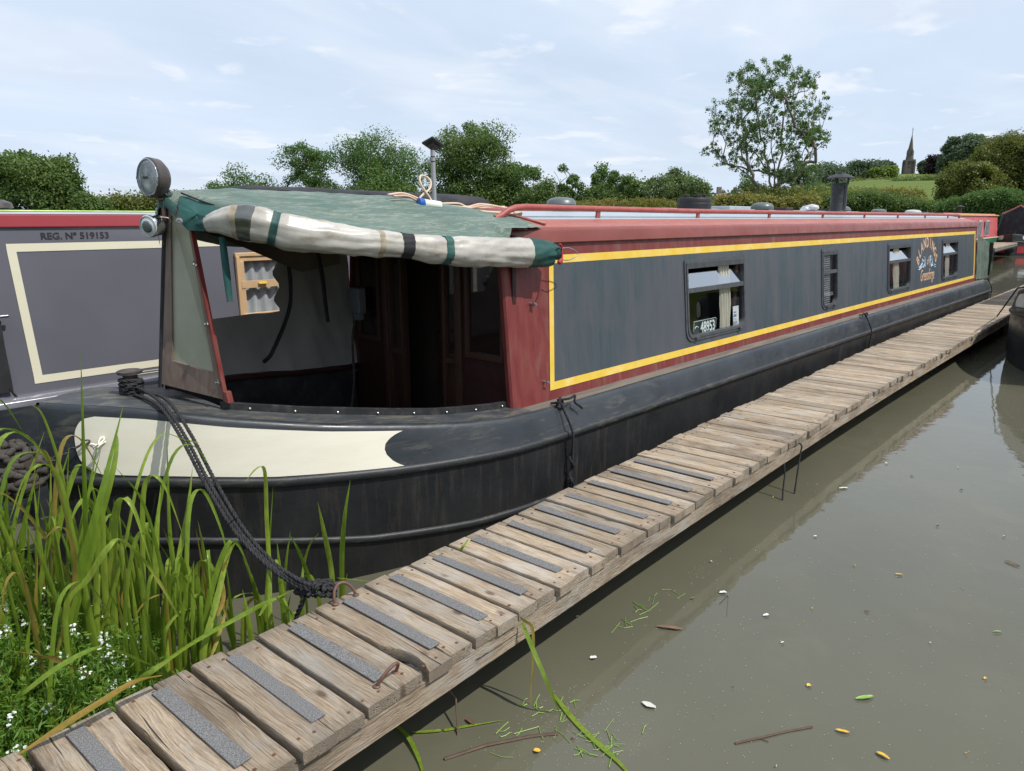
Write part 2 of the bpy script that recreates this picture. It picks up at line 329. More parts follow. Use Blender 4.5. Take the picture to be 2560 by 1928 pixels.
def leafm(name, c1, c2, trans=.35, rough=.5, vscale=.6, yellow=None):
    t = NT(name)
    geo = t.n('Attribute', attribute_name='tint')
    k = t.mix(geo.outputs['Fac'], c1, c2)
    if yellow: k = t.mix(t.ramp(t.noise(t.coord(), vscale, 3), .5, .7, 0, .6), k, yellow)
    t.set(color=k, rough=rough, spec=.3)
    tl = t.n('BsdfTranslucent'); hs = t.n('HueSaturation'); hs.inputs['Value'].default_value = 1.6; hs.inputs['Saturation'].default_value = 1.1; t.l(k, hs.inputs['Color']); t.l(hs.outputs[0], tl.inputs[0])
    mx = t.n('MixShader'); mx.inputs[0].default_value = trans; t.l(t.b.outputs[0], mx.inputs[1]); t.l(tl.outputs[0], mx.inputs[2]); t.l(mx.outputs[0], t.out.inputs[0])
    return t.m
M['leafA'] = leafm('dark_hedgerow_leaves', (.050, .092, .024), (.135, .205, .055), yellow=(.13, .16, .04))
M['leafB'] = leafm('mid_green_leaves', (.050, .105, .028), (.125, .205, .055))
M['leafC'] = leafm('pale_willow_leaves', (.065, .11, .032), (.14, .19, .07))
M['leafD'] = leafm('yellow_green_leaves', (.08, .13, .02), (.16, .22, .04))
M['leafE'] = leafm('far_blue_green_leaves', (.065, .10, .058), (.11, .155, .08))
M['leafP'] = leafm('purple_beech_leaves', (.030, .020, .028), (.055, .036, .042))
M['leafO'] = leafm('olive_leaves', (.085, .105, .024), (.165, .19, .045), yellow=(.16, .15, .04))
M['scrub'] = leafm('yellowing_scrub', (.13, .14, .03), (.24, .22, .06), vscale=.5, yellow=(.10, .14, .03))
M['bark'] = paint('bark', (.10, .085, .065), (.16, .14, .11), .9, 3, (3, 3, 1), .3)
M['barkash'] = paint('pale_ash_bark', (.16, .14, .11), (.22, .2, .16), .9, 3, (3, 3, 1), .3)
def reed_mat(name, c1, c2, c3):
    t = NT(name)
    a = t.n('Attribute', attribute_name='tint')
    k = t.mix(a.outputs['Fac'], c1, c2)
    st = t.ramp(t.noise(t.coord((1, 1, .2), 5.), 60, 3), .4, .6, 0, .35); k = t.mix(st, k, (.06, .12, .015))
    br = t.ramp(t.noise(t.coord((1, 1, 1), 20.), 4, 5, .7), .60, .72, 0, .8); k = t.mix(br, k, c3)
    t.set(color=k, rough=.38, spec=.4)
    tl = t.n('BsdfTranslucent'); t.l(k, tl.inputs[0]); mx = t.n('MixShader'); mx.inputs[0].default_value = .4
    t.l(t.b.outputs[0], mx.inputs[1]); t.l(tl.outputs[0], mx.inputs[2]); t.l(mx.outputs[0], t.out.inputs[0]); return t.m
M['reed'] = reed_mat('reed_leaf', (.16, .26, .022), (.29, .385, .05), (.30, .24, .05))
M['reed_dead'] = reed_mat('withered_reed_leaf', (.32, .20, .04), (.38, .30, .07), (.12, .07, .035))
M['herb'] = leafm('bedstraw_leaves', (.07, .16, .02), (.17, .28, .045), trans=.4)
M['flower'] = leafm('tiny_white_petals', (.72, .75, .72), (.8, .82, .8), trans=.3)
M['earth'] = paint('bank_earth', (.05, .045, .028), (.08, .07, .04), .9, 8, bump=.5)
def grass_ground():
    t = NT('ground_grass')
    k = t.mix(t.ramp(t.noise(t.coord(), .06, 5), .35, .65), (.085, .135, .026), (.125, .165, .035))
    k = t.mix(t.ramp(t.noise(t.coord(), 1.2, 6, .7), .45, .7, 0, .5), k, (.17, .17, .05))
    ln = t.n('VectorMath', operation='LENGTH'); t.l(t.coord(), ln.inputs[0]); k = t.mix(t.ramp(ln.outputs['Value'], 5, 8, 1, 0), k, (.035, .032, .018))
    t.set(color=k, rough=.9, spec=.15); t.bump(t.noise(t.coord(), 2.5, 6, .7), .8, .4); return t.m
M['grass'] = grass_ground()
M['leafyellow'] = paint('floating_yellow_leaf', (.62, .40, .03), (.55, .30, .03), .5, 40, bump=0)
M['leafgreen'] = paint('floating_green_leaf', (.16, .30, .04), (.22, .36, .06), .4, 40, bump=0)
M['leafpale'] = paint('floating_pale_petal', (.55, .56, .52), (.5, .5, .45), .5, 40, bump=0)
M['leafbrown'] = paint('floating_brown_leaf', (.13, .07, .045), (.18, .1, .06), .6, 40, bump=0)
M['twig'] = paint('wet_twig', (.07, .04, .028), (.1, .06, .04), .6, 30, bump=.1)
M['scum'] = paint('pale_scum_specks', (.42, .42, .36), rough=.6, bump=0)

# ------------------------------------------------------------------ mesh building
WL = {}
def wloc(o): return WL.get(o.name, Vector((0, 0, 0))) if o else Vector((0, 0, 0))
class MB:
    def __init__(s): s.v = []; s.f = []; s.mi = []
    def add(s, vs, fs, mi=0):
        o = len(s.v); s.v += [tuple(p) for p in vs]; s.f += [tuple(i + o for i in f) for f in fs]; s.mi += [mi] * len(fs); return s
    def box(s, c, d, rot=None, mi=0, bev=0.):
        hx, hy, hz = d[0] / 2, d[1] / 2, d[2] / 2; c = Vector(c)
        if bev:
            bm = bmesh.new(); bmesh.ops.create_cube(bm, size=1)
            for v in bm.verts: v.co = Vector((v.co.x * d[0], v.co.y * d[1], v.co.z * d[2]))
            bmesh.ops.bevel(bm, geom=bm.edges[:], offset=bev, segments=2, affect='EDGES', profile=.5)
            vs = [v.co.copy() for v in bm.verts]; fs = [[v.index for v in f.verts] for f in bm.faces]; bm.free()
        else:
            vs = [Vector((x * hx, y * hy, z * hz)) for x in (-1, 1) for y in (-1, 1) for z in (-1, 1)]
            fs = [(0, 1, 3, 2), (4, 6, 7, 5), (0, 4, 5, 1), (2, 3, 7, 6), (0, 2, 6, 4), (1, 5, 7, 3)]
        if rot is not None: vs = [rot @ v for v in vs]
        return s.add([v + c for v in vs], fs, mi)
    def hexa(s, p, mi=0):  # 8 points: bottom 4 then top 4, same winding
        return s.add(p, [(3, 2, 1, 0), (4, 5, 6, 7), (0, 1, 5, 4), (1, 2, 6, 5), (2, 3, 7, 6), (3, 0, 4, 7)], mi)
    def grid(s, rows, mi=0, closeu=False, closev=False):
        n, m = len(rows), len(rows[0]); fs = []
        for i in range(n if closeu else n - 1):
            for j in range(m if closev else m - 1):
                fs.append((i * m + j, i * m + (j + 1) % m, ((i + 1) % n) * m + (j + 1) % m, ((i + 1) % n) * m + j))
        return s.add([p for r in rows for p in r], fs, mi)
    def tube(s, path, r, n=8, cap=True, mi=0):
        path = [Vector(p) for p in path]; N = len(path)
        rs = r if isinstance(r, (list, tuple)) else [r] * N
        T = []
        for i in range(N):
            t = path[min(i + 1, N - 1)] - path[max(i - 1, 0)]; T.append(t.normalized() if t.length > 1e-9 else Vector((0, 0, 1)))
        a = Vector((0, 0, 1)) if abs(T[0].z) < .9 else Vector((1, 0, 0)); u = T[0].cross(a).normalized(); rows = []
        for i in range(N):
            u = (u - T[i] * u.dot(T[i]))
            u = u.normalized() if u.length > 1e-6 else T[i].orthogonal().normalized()
            w = T[i].cross(u); rows.append([path[i] + (u * math.cos(2 * math.pi * k / n) + w * math.sin(2 * math.pi * k / n)) * rs[i] for k in range(n)])
        o = len(s.v); s.grid(rows, mi, closev=True)
        if cap: s.f += [tuple(o + k for k in reversed(range(n))), tuple(o + (N - 1) * n + k for k in range(n))]; s.mi += [mi, mi]
        return s
    def lathe(s, prof, c, axis=(0, 0, 1), n=24, mi=0, cap=True):
        ax = Vector(axis).normalized(); u = ax.orthogonal().normalized(); w = ax.cross(u); c = Vector(c)
        rows = [[c + ax * h + (u * math.cos(2 * math.pi * k / n) + w * math.sin(2 * math.pi * k / n)) * r for k in range(n)] for r, h in prof]
        o = len(s.v); s.grid(rows, mi, closev=True)
        if cap: s.f += [tuple(o + k for k in reversed(range(n))), tuple(o + (len(prof) - 1) * n + k for k in range(n))]; s.mi += [mi, mi]
        return s
    def mesh(s, name, mats, smooth=False, off=Vector((0, 0, 0)), tint=None):
        me = bpy.data.meshes.new(name); me.from_pydata([(p[0] - off.x, p[1] - off.y, p[2] - off.z) for p in s.v], [], s.f)
        for m in (mats if isinstance(mats, (list, tuple)) else [mats]): me.materials.append(m)
        if any(s.mi): me.polygons.foreach_set('material_index', s.mi)
        if smooth is not False:
            me.polygons.foreach_set('use_smooth', [True] * len(me.polygons))
            if smooth is not True: me.set_sharp_from_angle(angle=R(smooth))
        me.update(); return me
    def build(s, name, mats, parent=None, smooth=False):
        off = wloc(parent); o = bpy.data.objects.new(name, s.mesh(name, mats, smooth, off)); COL.objects.link(o)
        if parent: o.parent = parent
        WL[o.name] = off; return o
def empty(name, loc): 
    o = bpy.data.objects.new(name, None); COL.objects.link(o); o.location = loc; o.empty_display_size = .1; WL[o.name] = Vector(loc); return o
def tag(o, label, cat, group=None, kind=None):
    if label: o['label'] = label
    if cat: o['category'] = cat
    if group: o['group'] = group
    if kind: o['kind'] = kind
    return o
def text_mesh(body, size, mat, name, parent, M4, extrude=.0012, offset=0., sx=1., shear=0., align='CENTER'):
    cu = bpy.data.curves.new('t', 'FONT'); cu.body = body; cu.size = size; cu.extrude = extrude; cu.offset = offset; cu.align_x = align; cu.shear = shear; cu.resolution_u = 4
    ob = bpy.data.objects.new('t', cu); COL.objects.link(ob); dg = bpy.context.evaluated_depsgraph_get(); dg.update()
    me = bpy.data.meshes.new_from_object(ob.evaluated_get(dg)); bpy.data.objects.remove(ob); bpy.data.curves.remove(cu)
    me.name = name; off = wloc(parent)
    me.transform(Matrix.Translation(-off) @ M4 @ Matrix.Diagonal((sx, 1, 1, 1))); me.materials.clear(); me.materials.append(mat)
    o = bpy.data.objects.new(name, me); COL.objects.link(o); o.parent = parent; WL[o.name] = off; return o
def npmesh(name, verts, faces4, mat, tint=None, off=None, smooth=False):
    me = bpy.data.meshes.new(name); nv, nf = len(verts), len(faces4); k = faces4.shape[1]
    if off is not None: verts = verts - np.array(off)
    me.vertices.add(nv); me.vertices.foreach_set('co', verts.astype(np.float32).ravel())
    me.loops.add(nf * k); me.loops.foreach_set('vertex_index', faces4.astype(np.int32).ravel())
    me.polygons.add(nf); me.polygons.foreach_set('loop_start', (np.arange(nf) * k).astype(np.int32))
    me.update(calc_edges=True); me.materials.append(mat)
    if tint is not None:
        a = me.attributes.new('tint', 'FLOAT', 'FACE'); a.data.foreach_set('value', tint.astype(np.float32))
    if smooth: me.polygons.foreach_set('use_smooth', [True] * nf)
    return me
def link(name, me, parent=None):
    o = bpy.data.objects.new(name, me); COL.objects.link(o)
    if parent: o.parent = parent
    WL[o.name] = wloc(parent); return o

# ------------------------------------------------------------------ terrain and water
def sstep(a, b, x):
    t = np.clip((x - a) / (b - a), 0, 1); return t * t * (3 - 2 * t)
def ground_z(X, Y):
    X = np.asarray(X, float); Y = np.asarray(Y, float)
    r = np.hypot(X, Y); azd = np.degrees(np.arctan2(Y, X))
    w = 1 - sstep(17, 30, azd)
    rise = np.interp(r, [0, 60, 75, 100, 250, 500, 900, 3000], [0, 0, 1.4, 2.6, 12.4, 26.5, 36, 50])
    far = np.interp(r, [0, 200, 600, 3000], [0, 0, 3, 30])
    z = .7 + rise * w + far * (1 - w)
    dx = np.minimum(X - (.95 + .12 * np.sin(Y * 3.1)), 61 - X); dy = np.minimum(Y + 48, 33 - Y)
    inside = np.minimum(dx, dy)
    basin = sstep(-.15, .35, inside)
    near = 1 - sstep(3, 12, r)
    z = z * (1 - near) + (.05 + .02 * np.sin(X * 5 + Y * 3)) * near
    return z * (1 - basin) + (-.7) * basin
def build_ground():
    rs = np.concatenate([np.linspace(.02, 6, 60), np.linspace(6.3, 70, 130), np.geomspace(71, 2500, 110)])
    th = np.linspace(0, 2 * np.pi, 361)[:-1]
    Rr, T = np.meshgrid(rs, th, indexing='ij'); X = Rr * np.cos(T); Y = Rr * np.sin(T); Z = ground_z(X, Y)
    V = np.stack([X, Y, Z], -1).reshape(-1, 3); m = len(th)
    i, j = np.meshgrid(np.arange(len(rs) - 1), np.arange(m), indexing='ij'); a = i * m + j; b = i * m + (j + 1) % m
    F = np.stack([a, b, b + m, a + m], -1).reshape(-1, 4)[:, ::-1]
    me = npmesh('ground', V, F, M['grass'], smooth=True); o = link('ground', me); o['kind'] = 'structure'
build_ground()
wm = MB(); wm.add([(-60, -80, 0), (90, -80, 0), (90, 60, 0), (-60, 60, 0)], [(0, 1, 2, 3)])
tag(wm.build('canal_water', M['water']), None, None, kind='structure')

# ------------------------------------------------------------------ foliage
def leaves_np(cent, rad, n_per, size, flat=.0, aspect=.55, up=.35, shell=.5, seed=1, droop=0.):
    g = np.random.default_rng(seed); cent = np.asarray(cent, float); rad = np.asarray(rad, float)
    n_per = np.asarray(n_per, int) if np.ndim(n_per) else np.full(len(cent), int(n_per))
    idx = np.repeat(np.arange(len(cent)), n_per); N = len(idx)
    d = g.normal(size=(N, 3)); d /= np.linalg.norm(d, axis=1)[:, None]
    rr = (shell + (1 - shell) * g.random(N)) ** .8 * (1 + .12 * g.normal(size=N))
    P = cent[idx] + d * (rad[idx] if rad.ndim == 2 else rad[idx][:, None]) * rr[:, None]
    nrm = d * .6 + g.normal(size=(N, 3)) * .75 + np.array([0, 0, up]); nrm /= np.linalg.norm(nrm, axis=1)[:, None]
    a = np.cross(nrm, g.normal(size=(N, 3))); a /= np.linalg.norm(a, axis=1)[:, None]
    if droop: a = a + np.array([0, 0, -droop]); a /= np.linalg.norm(a, axis=1)[:, None]
    b = np.cross(nrm, a); b /= np.linalg.norm(b, axis=1)[:, None]; s = size * (.6 + .8 * g.random(N))
    a *= s[:, None] * .5; b *= (s * aspect)[:, None] * .5
    V = np.stack([P - a, P + b, P + a, P - b], 1).reshape(-1, 3)
    F = np.arange(N * 4).reshape(-1, 4)
    ct = g.random(len(cent)); tint = np.clip(.55 * ct[idx] + .45 * g.random(N), 0, 1)
    return V, F, tint
def skeleton(mb, base, targets, r0, thin=.02, wob=.12, attach=.78, seed=3, power=.52, upw=0., leaders=()):
    g = random.Random(seed); base = Vector(base)
    T = sorted([Vector(t) for t in targets], key=lambda t: (t - base).length)
    nodes = [base]; par = [-1]; w = [0]
    H = max(t.z for t in T) - base.z
    for i in range(1, 5):
        nodes.append(base + Vector((g.uniform(-1, 1) * wob * .3 * H * .1, g.uniform(-1, 1) * wob * .3 * H * .1, H * .06 * i))); par.append(i - 1); w.append(0)
    for (li, tgt) in leaders:
        a = nodes[li].copy(); prev = li; K = 12
        for q in range(1, K + 1): p = a.lerp(Vector(tgt), q / K) + Vector((g.uniform(-.14, .14), g.uniform(-.14, .14), 0)); nodes.append(p); par.append(prev); w.append(0); prev = len(nodes) - 1
        w[prev] += 1
    for t in T:
        best, bi = 1e9, 0
        for i, n in enumerate(nodes):
            d = (t - n); c = d.length + max(0., (n.z - t.z)) * 1.6 + (0 if i > 2 else 2)
            if upw: c = d.length * (1.25 - .5 * max(0, d.z) / max(.01, d.length)) + max(0., n.z - t.z) * 2.5 + .10 * (n - base).length * upw + (0 if i > 3 else 4)
            if c < best: best, bi = c, i
        a = nodes[bi]; L = (t - a).length; k = max(2, int(L / (H * .07))); prev = bi
        for q in range(1, k + 1):
            u = q / k; p = a.lerp(t, u); p.z -= math.sin(u * math.pi) * L * -.08
            j = (1 - u) * .0 + wob * L * .25 * (1 if q < k else 0); p += Vector((g.uniform(-j, j), g.uniform(-j, j), g.uniform(-j, j) * .6))
            nodes.append(p); par.append(prev); w.append(0); prev = len(nodes) - 1
        w[prev] += 1
    for i in range(len(nodes) - 1, 0, -1): w[par[i]] += w[i]
    W = max(w[0], 1); rad = [max(thin, r0 * (x / W) ** power) for x in w]
    kids = {}
    for i in range(1, len(nodes)): kids.setdefault(par[i], []).append(i)
    for i in list(kids):                       # chains as continuous tubes
        if i != 0 and len(kids[i]) == 1 and not (par[i] >= 0 and len(kids.get(par[i], [])) > 1 and False) and i != 0 and len(kids.get(par[i], [])) == 1: continue
        for c in kids[i]:
            path = [nodes[i], nodes[c]]; rr = [min(rad[i], rad[c] * 1.25), rad[c]]; k = c
            while len(kids.get(k, [])) == 1: k = kids[k][0]; path.append(nodes[k]); rr.append(rad[k])
            mb.tube(path, rr, n=6 if rr[0] > .05 else 4, cap=False)
    return nodes
def half_w(cx, w, y, dist): return (PD(cx + w, y, dist) - PD(cx - w, y, dist)).length / 2
def crown_points(c, rx, rz, n, g, lo=-.9, flatbase=.0):
    out = []
    while len(out) < n:
        p = Vector((g.uniform(-1, 1), g.uniform(-1, 1), g.uniform(lo, 1)))
        if (abs(p.x) ** 2.8 + abs(p.y) ** 2.8 + abs(p.z) ** 2.8) > 1 or p.length < .25: continue
        out.append(Vector((c.x + p.x * rx, c.y + p.y * rx, c.z + p.z * rz)))
    return out
def tree(cx, ytop, w, dist, mat, label, name='tree', cat='tree', seed=1, nclump=60, per=170, size=.2, crad=.24, base=.12, trunk=.16, bark='bark', lumps=None, group=None, shell=.35, clo=-.85):
    g = random.Random(seed); p = PD(cx, ytop, dist); gz = float(ground_z(p.x, p.y)); H = p.z - gz; rx = half_w(cx, w * 1.1, 450, dist)
    root = empty(name, (p.x, p.y, gz)); tag(root, label, cat, group)
    cz = gz + H * (base + (1 - base) / 2); rz = H * (1 - base) / 2
    pts = crown_points(Vector((p.x, p.y, cz)), rx * .86, rz * .88, nclump, g, clo)
    for q in pts:                                            # a crown of uneven lobes
        k = 1 + .20 * nz(q.x * .35 / max(rx, 1) * 4 + seed, q.y * .9, q.z * .5); q.x = p.x + (q.x - p.x) * k; q.y = p.y + (q.y - p.y) * k
    topq = max(pts, key=lambda q: q.z); topq.x += (p.x - topq.x) * .4
    rad = [rx * crad * g.uniform(.6, 1.35) for _ in pts]
    for q, r_ in zip(pts, rad): q.z = min(q.z, p.z - r_ * .25)
    V, F, T = leaves_np([tuple(q) for q in pts], [(r_, r_, r_ * .8) for r_ in rad], per, size, seed=seed, shell=shell)
    mb = MB(); skeleton(mb, (p.x, p.y, gz), pts[::max(1, len(pts) // 40)], trunk * max(.5, H / 9), thin=.02 + dist * .0003, seed=seed)
    mb.build('trunk', M[bark], root, smooth=True)
    link('crown', npmesh('crown', V, F, M[mat], T, root.location), root)
    return root
GT = 'trees along the far bank'
specs = [
 # cx, top y, half width, distance, material, label, seed, clumps, per, base
 (60, 318, 118, 46, 'leafA', 'broad dark green tree behind the red-banded roof at far left', 11, 120, 240, .0),
 (-70, 330, 90, 50, 'leafB', 'green tree cut by the left edge of the photo', 12, 60, 200, .0),
 (192, 405, 42, 44, 'leafA', 'small rounded green bush beside the broad dark tree, left of the headlamp', 13, 40, 150, .0),
 (512, 350, 68, 58, 'leafB', 'loose round-topped tree right of the headlamp above the green canopy', 14, 42, 170, .0),
 (648, 300, 72, 62, 'leafB', 'tall open-crowned tree above the canopy, left one of the pair', 15, 60, 170, .0),
 (812, 290, 102, 60, 'leafB', 'wide dense tree above the canopy, left of the grey aerial pole', 16, 120, 220, .0),
 (1022, 254, 88, 56, 'leafA', 'tallest dense dark tree directly right of the grey aerial pole', 17, 130, 230, .0),
 (1125, 330, 55, 56, 'leafB', 'lower leafy shoulder tree right of the tallest dark tree', 18, 50, 200, .0),
 (1176, 390, 50, 52, 'leafA', 'dark low tree behind the mushroom vent nearest the bow', 19, 40, 180, .0),
 (1232, 340, 26, 54, 'leafB', 'slim pointed tree between the dark trees and the willows', 20, 34, 130, .0),
 (1305, 342, 50, 56, 'leafB', 'bright round-topped tree right of the slim pointed tree', 21, 60, 190, .0),
 (1385, 368, 55, 52, 'leafA', 'darker bushy tree in the middle of the hedgerow', 22, 60, 190, .0),
 (1468, 350, 66, 50, 'leafC', 'pale feathery willow behind the black roof bin', 23, 110, 230, .0),
 (1625, 380, 42, 85, 'leafA', 'dark tree low behind the tall ash, left of its trunk', 24, 40, 160, .0),
 (1572, 404, 17, 170, 'leafE', 'tiny distant tree beside the far rooftops', 25, 14, 90, .0),
 (1735, 352, 40, 120, 'leafE', 'grey-green distant tree right of the ash trunk', 26, 40, 150, .0),
 (1790, 352, 46, 130, 'leafE', 'grey-green distant tree behind the chimney', 27, 44, 150, .0),
 (1870, 352, 50, 300, 'leafE', 'dark domed tree on the hill left of the church', 28, 60, 130, .0),
 (1910, 364, 34, 280, 'leafD', 'bright yellow-green domed tree below the church tower', 29, 50, 130, .0),
 (1920, 350, 22, 430, 'leafE', 'small dark tree touching the left side of the church tower', 30, 30, 110, .0),
 (2012, 343, 24, 430, 'leafE', 'dark tree on the right side of the church tower', 31, 40, 120, .0),
 (2032, 334, 30, 330, 'leafP', 'dark purple beech on the hill right of the church', 32, 40, 130, .0),
 (2092, 293, 56, 280, 'leafE', 'large grey-green tree on the skyline right of the church', 33, 80, 160, .0),
 (2196, 287, 92, 92, 'leafO', 'big olive-green tree at the right edge of the photo', 34, 150, 260, .0),
 (2098, 345, 66, 84, 'leafO', 'spreading olive-green bush tree sloping down to the field', 35, 100, 230, .0),
]
for i, (cx, yt, w, d, m, lab, sd_, nc, per, b) in enumerate(specs):
    tree(cx, yt, w, d, m, lab, seed=sd_, nclump=nc, per=int(per * 1.6), base=b, size=.158 * max(1, d / 62) * (1.15 if d > 150 else 1), crad=.36 if nc < 45 else .27, group=None)
# bare twiggy sapling
def bare_tree():
    p = PD(1190, 362, 53); gz = float(ground_z(p.x, p.y)); g = random.Random(5); H = p.z - gz
    pts = [Vector((p.x + g.uniform(-1, 1) * 1.1, p.y + g.uniform(-1, 1) * 1.1, gz + H * g.uniform(.45, 1))) for _ in range(46)]
    mb = MB(); skeleton(mb, (p.x, p.y, gz), pts, .10, thin=.018, seed=4)
    o = mb.build('bare_tree', M['barkash'], smooth=True); tag(o, 'bare leafless twiggy tree between leafy trees above the first mushroom vent', 'tree')
bare_tree()
# the tall airy ash
def ash():
    g = random.Random(21); D = 60; b = PD(1676, 447, D); gz = float(ground_z(b.x, b.y)); base = Vector((b.x, b.y, gz)); root = empty('ash_tree', base)
    tag(root, 'tall airy ash tree with bare branches showing, standing alone against the sky', 'tree')
    side = (PD(1700, 300, D) - PD(1650, 300, D)).normalized(); dep = Vector((base.x, base.y, 0)).normalized()
    outline = [(135, 25, 40), (150, 45, 60), (180, 75, 85), (215, 90, 105), (250, 120, 118), (290, 130, 128), (330, 125, 122), (365, 100, 95), (400, 20, 20)]
    pts = []; leafy = []
    tries = 0
    lobes = [(1605, 160, 38), (1690, 158, 42), (1625, 200, 50), (1720, 205, 46), (1570, 245, 40), (1660, 240, 55), (1755, 262, 38), (1590, 290, 42), (1545, 270, 18), (1640, 300, 45), (1720, 300, 50), (1775, 235, 18), (1560, 345, 22), (1610, 345, 36),
             (1740, 345, 38), (1680, 350, 38), (1535, 325, 14), (1765, 300, 25), (1690, 385, 24), (1640, 120 + 60, 30), (1735, 175, 25)]
    for lx, ly, lr in lobes:
        n = int(lr * lr / 95) + 3
        for _ in range(n):
            a = g.uniform(0, 6.283); r = lr * math.sqrt(g.random()); q = PD(lx + r * math.cos(a), ly + r * math.sin(a) * .85, D); q += dep * g.uniform(-3.2, 3.2)
            pts.append(q)
    mb = MB(); skeleton(mb, base, pts, .30, thin=.020, wob=.05, seed=8, power=.55, upw=.9, leaders=((4, PD(1632, 215, D)), (4, PD(1700, 205, D)), (3, PD(1755, 320, D) + dep), (4, PD(1665, 260, D) - dep * 2), (3, PD(1600, 330, D) - dep)))
    mb.build('trunk', M['barkash'], root, smooth=True)
    cl = []; rd = []
    for q in pts:
        if g.random() < .9:
            for _ in range(g.choice((1, 2, 3, 4)) if q.z > base.z + 5.2 else g.choice((0, 1, 1, 2))):
                cl.append(tuple(q + Vector((g.gauss(0, .30), g.gauss(0, .30), g.gauss(0, .22))))); rd.append(g.uniform(.15, .34))
    V, F, T = leaves_np(cl, rd, 52, .125, seed=9, shell=.1)
    link('crown', npmesh('crown', V, F, M['leafB'], T, root.location), root)
    # scrub round its foot
    pts2 = [tuple(PD(g.gauss(1692, 30), g.uniform(414, 450), D - 1.5 + g.uniform(-1.5, 1))) for _ in range(60)]
    V, F, T = leaves_np(pts2, [g.uniform(.5, .9) for _ in pts2], 150, .17, seed=10)
    o = link('elder_bush', npmesh('elder_bush', V, F, M['leafO'], T)); tag(o, 'scruffy olive bush growing round the foot of the tall ash', 'bush')
ash()
# hedges and scrub: leafy masses following bearings
def mass(name, label, cat, pts_px, mat, dist, per=90, size=.18, rad=.6, nb=120, seed=2, depth=2.5, kind=None, dz=0., up=.35, aspect=.55, shell=.4):
    g = random.Random(seed); C = []; 
    for _ in range(nb):
        t = g.random(); x = pts_px[0][0] + t * (pts_px[-1][0] - pts_px[0][0]); top = interp(x, [(a, b) for a, b, c in pts_px]); bot = interp(x, [(a, c) for a, b, c in pts_px])
        d = dist(x) if callable(dist) else dist
        y = top + (bot - top) * g.random() ** 1.1
        q = PD(x, y, d + g.uniform(0, depth) * (1 if y < top + 8 else .3)); q.z -= rad * .5
        C.append(tuple(q))
    V, F, T = leaves_np(C, [rad * g.uniform(.6, 1.2) for _ in C], per, size, seed=seed, shell=shell, up=up, aspect=aspect)
    o = link(name, npmesh(name, V, F, M[mat], T)); tag(o, label, cat, kind=kind); return o
mass('hedge', 'clipped bright green hedge swelling into a mound behind the red boat', 'hedge', [(2035, 430, 465), (2080, 428, 465), (2110, 414, 468), (2150, 408, 470), (2215, 412, 475)], 'leafB', 66, 200, .13, .55, 420, 41, 2.0)
mass('hedge', 'dense field hedge with yellowing top, right of the chimney', 'hedge', [(1720, 424, 462), (1800, 420, 462), (1870, 412, 462), (1950, 424, 462), (2030, 440, 464)], 'leafA', 70, 170, .16, .75, 330, 42, 2.5)
mass('hedge', 'far hedge line along the top of the sloping green field', 'hedge', [(1790, 392, 410), (1850, 388, 408), (1920, 386, 406), (2010, 380, 402), (2060, 372, 396)], 'leafO', 245, 110, .5, 2.2, 200, 43, 5)
mass('hedge', 'dark hedge just below the church tower', 'hedge', [(1925, 388, 402), (1990, 382, 398), (2050, 372, 394)], 'leafA', 225, 110, .45, 2.0, 90, 44, 4)
mass('hedge', 'darker hedge clump left of the chimney cowl', 'hedge', [(1700, 408, 440), (1760, 398, 440), (1830, 404, 440)], 'leafA', 100, 130, .24, 1.1, 120, 45, 4)
mass('scrub', None, None, [(1240, 440, 470), (1330, 436, 470), (1420, 432, 470), (1540, 438, 470)], 'scrub', 44, 150, .26, .5, 240, 46, 1.5, 'stuff', up=-.6, aspect=.16)
mass('scrub', None, None, [(1530, 426, 468), (1600, 420, 468), (1700, 428, 468), (1760, 424, 468)], 'scrub', 52, 170, .20, .6, 260, 47, 2.5, 'stuff')
mass('scrub', None, None, [(1690, 422, 445), (1800, 414, 440), (1900, 408, 436), (1990, 412, 440)], 'scrub', 76, 150, .22, .8, 260, 48, 3, 'stuff')
mass('hedge', 'low olive hedge left of the headlamp behind the grey boat', 'hedge', [(180, 432, 470), (260, 424, 470), (330, 420, 470), (380, 415, 470), (460, 420, 470)], 'leafO', 47, 160, .17, .8, 220, 49, 2.5)
mass('hedge', 'dark understorey hedge below the trees behind the boats', 'hedge', [(470, 415, 475), (700, 410, 475), (900, 400, 475), (1100, 405, 475), (1250, 402, 475), (1400, 388, 475), (1540, 398, 475)], 'leafA', 54, 170, .2, 1.0, 420, 50, 2.0)

def unseen_reflected_hedge():
    g = random.Random(77); C = [(g.uniform(-25, 62), -50.5 - g.uniform(0, 3), g.uniform(.5, 6.5)) for _ in range(420)]
    V, F, T = leaves_np(C, [g.uniform(1.0, 1.8) for _ in C], 90, .42, seed=78)
    o = link('hedgerow', npmesh('hedgerow', V, F, M['leafA'], T)); o['kind'] = 'stuff'  # hedge added out of view, gives the cabin windows something dark to mirror
unseen_reflected_hedge()

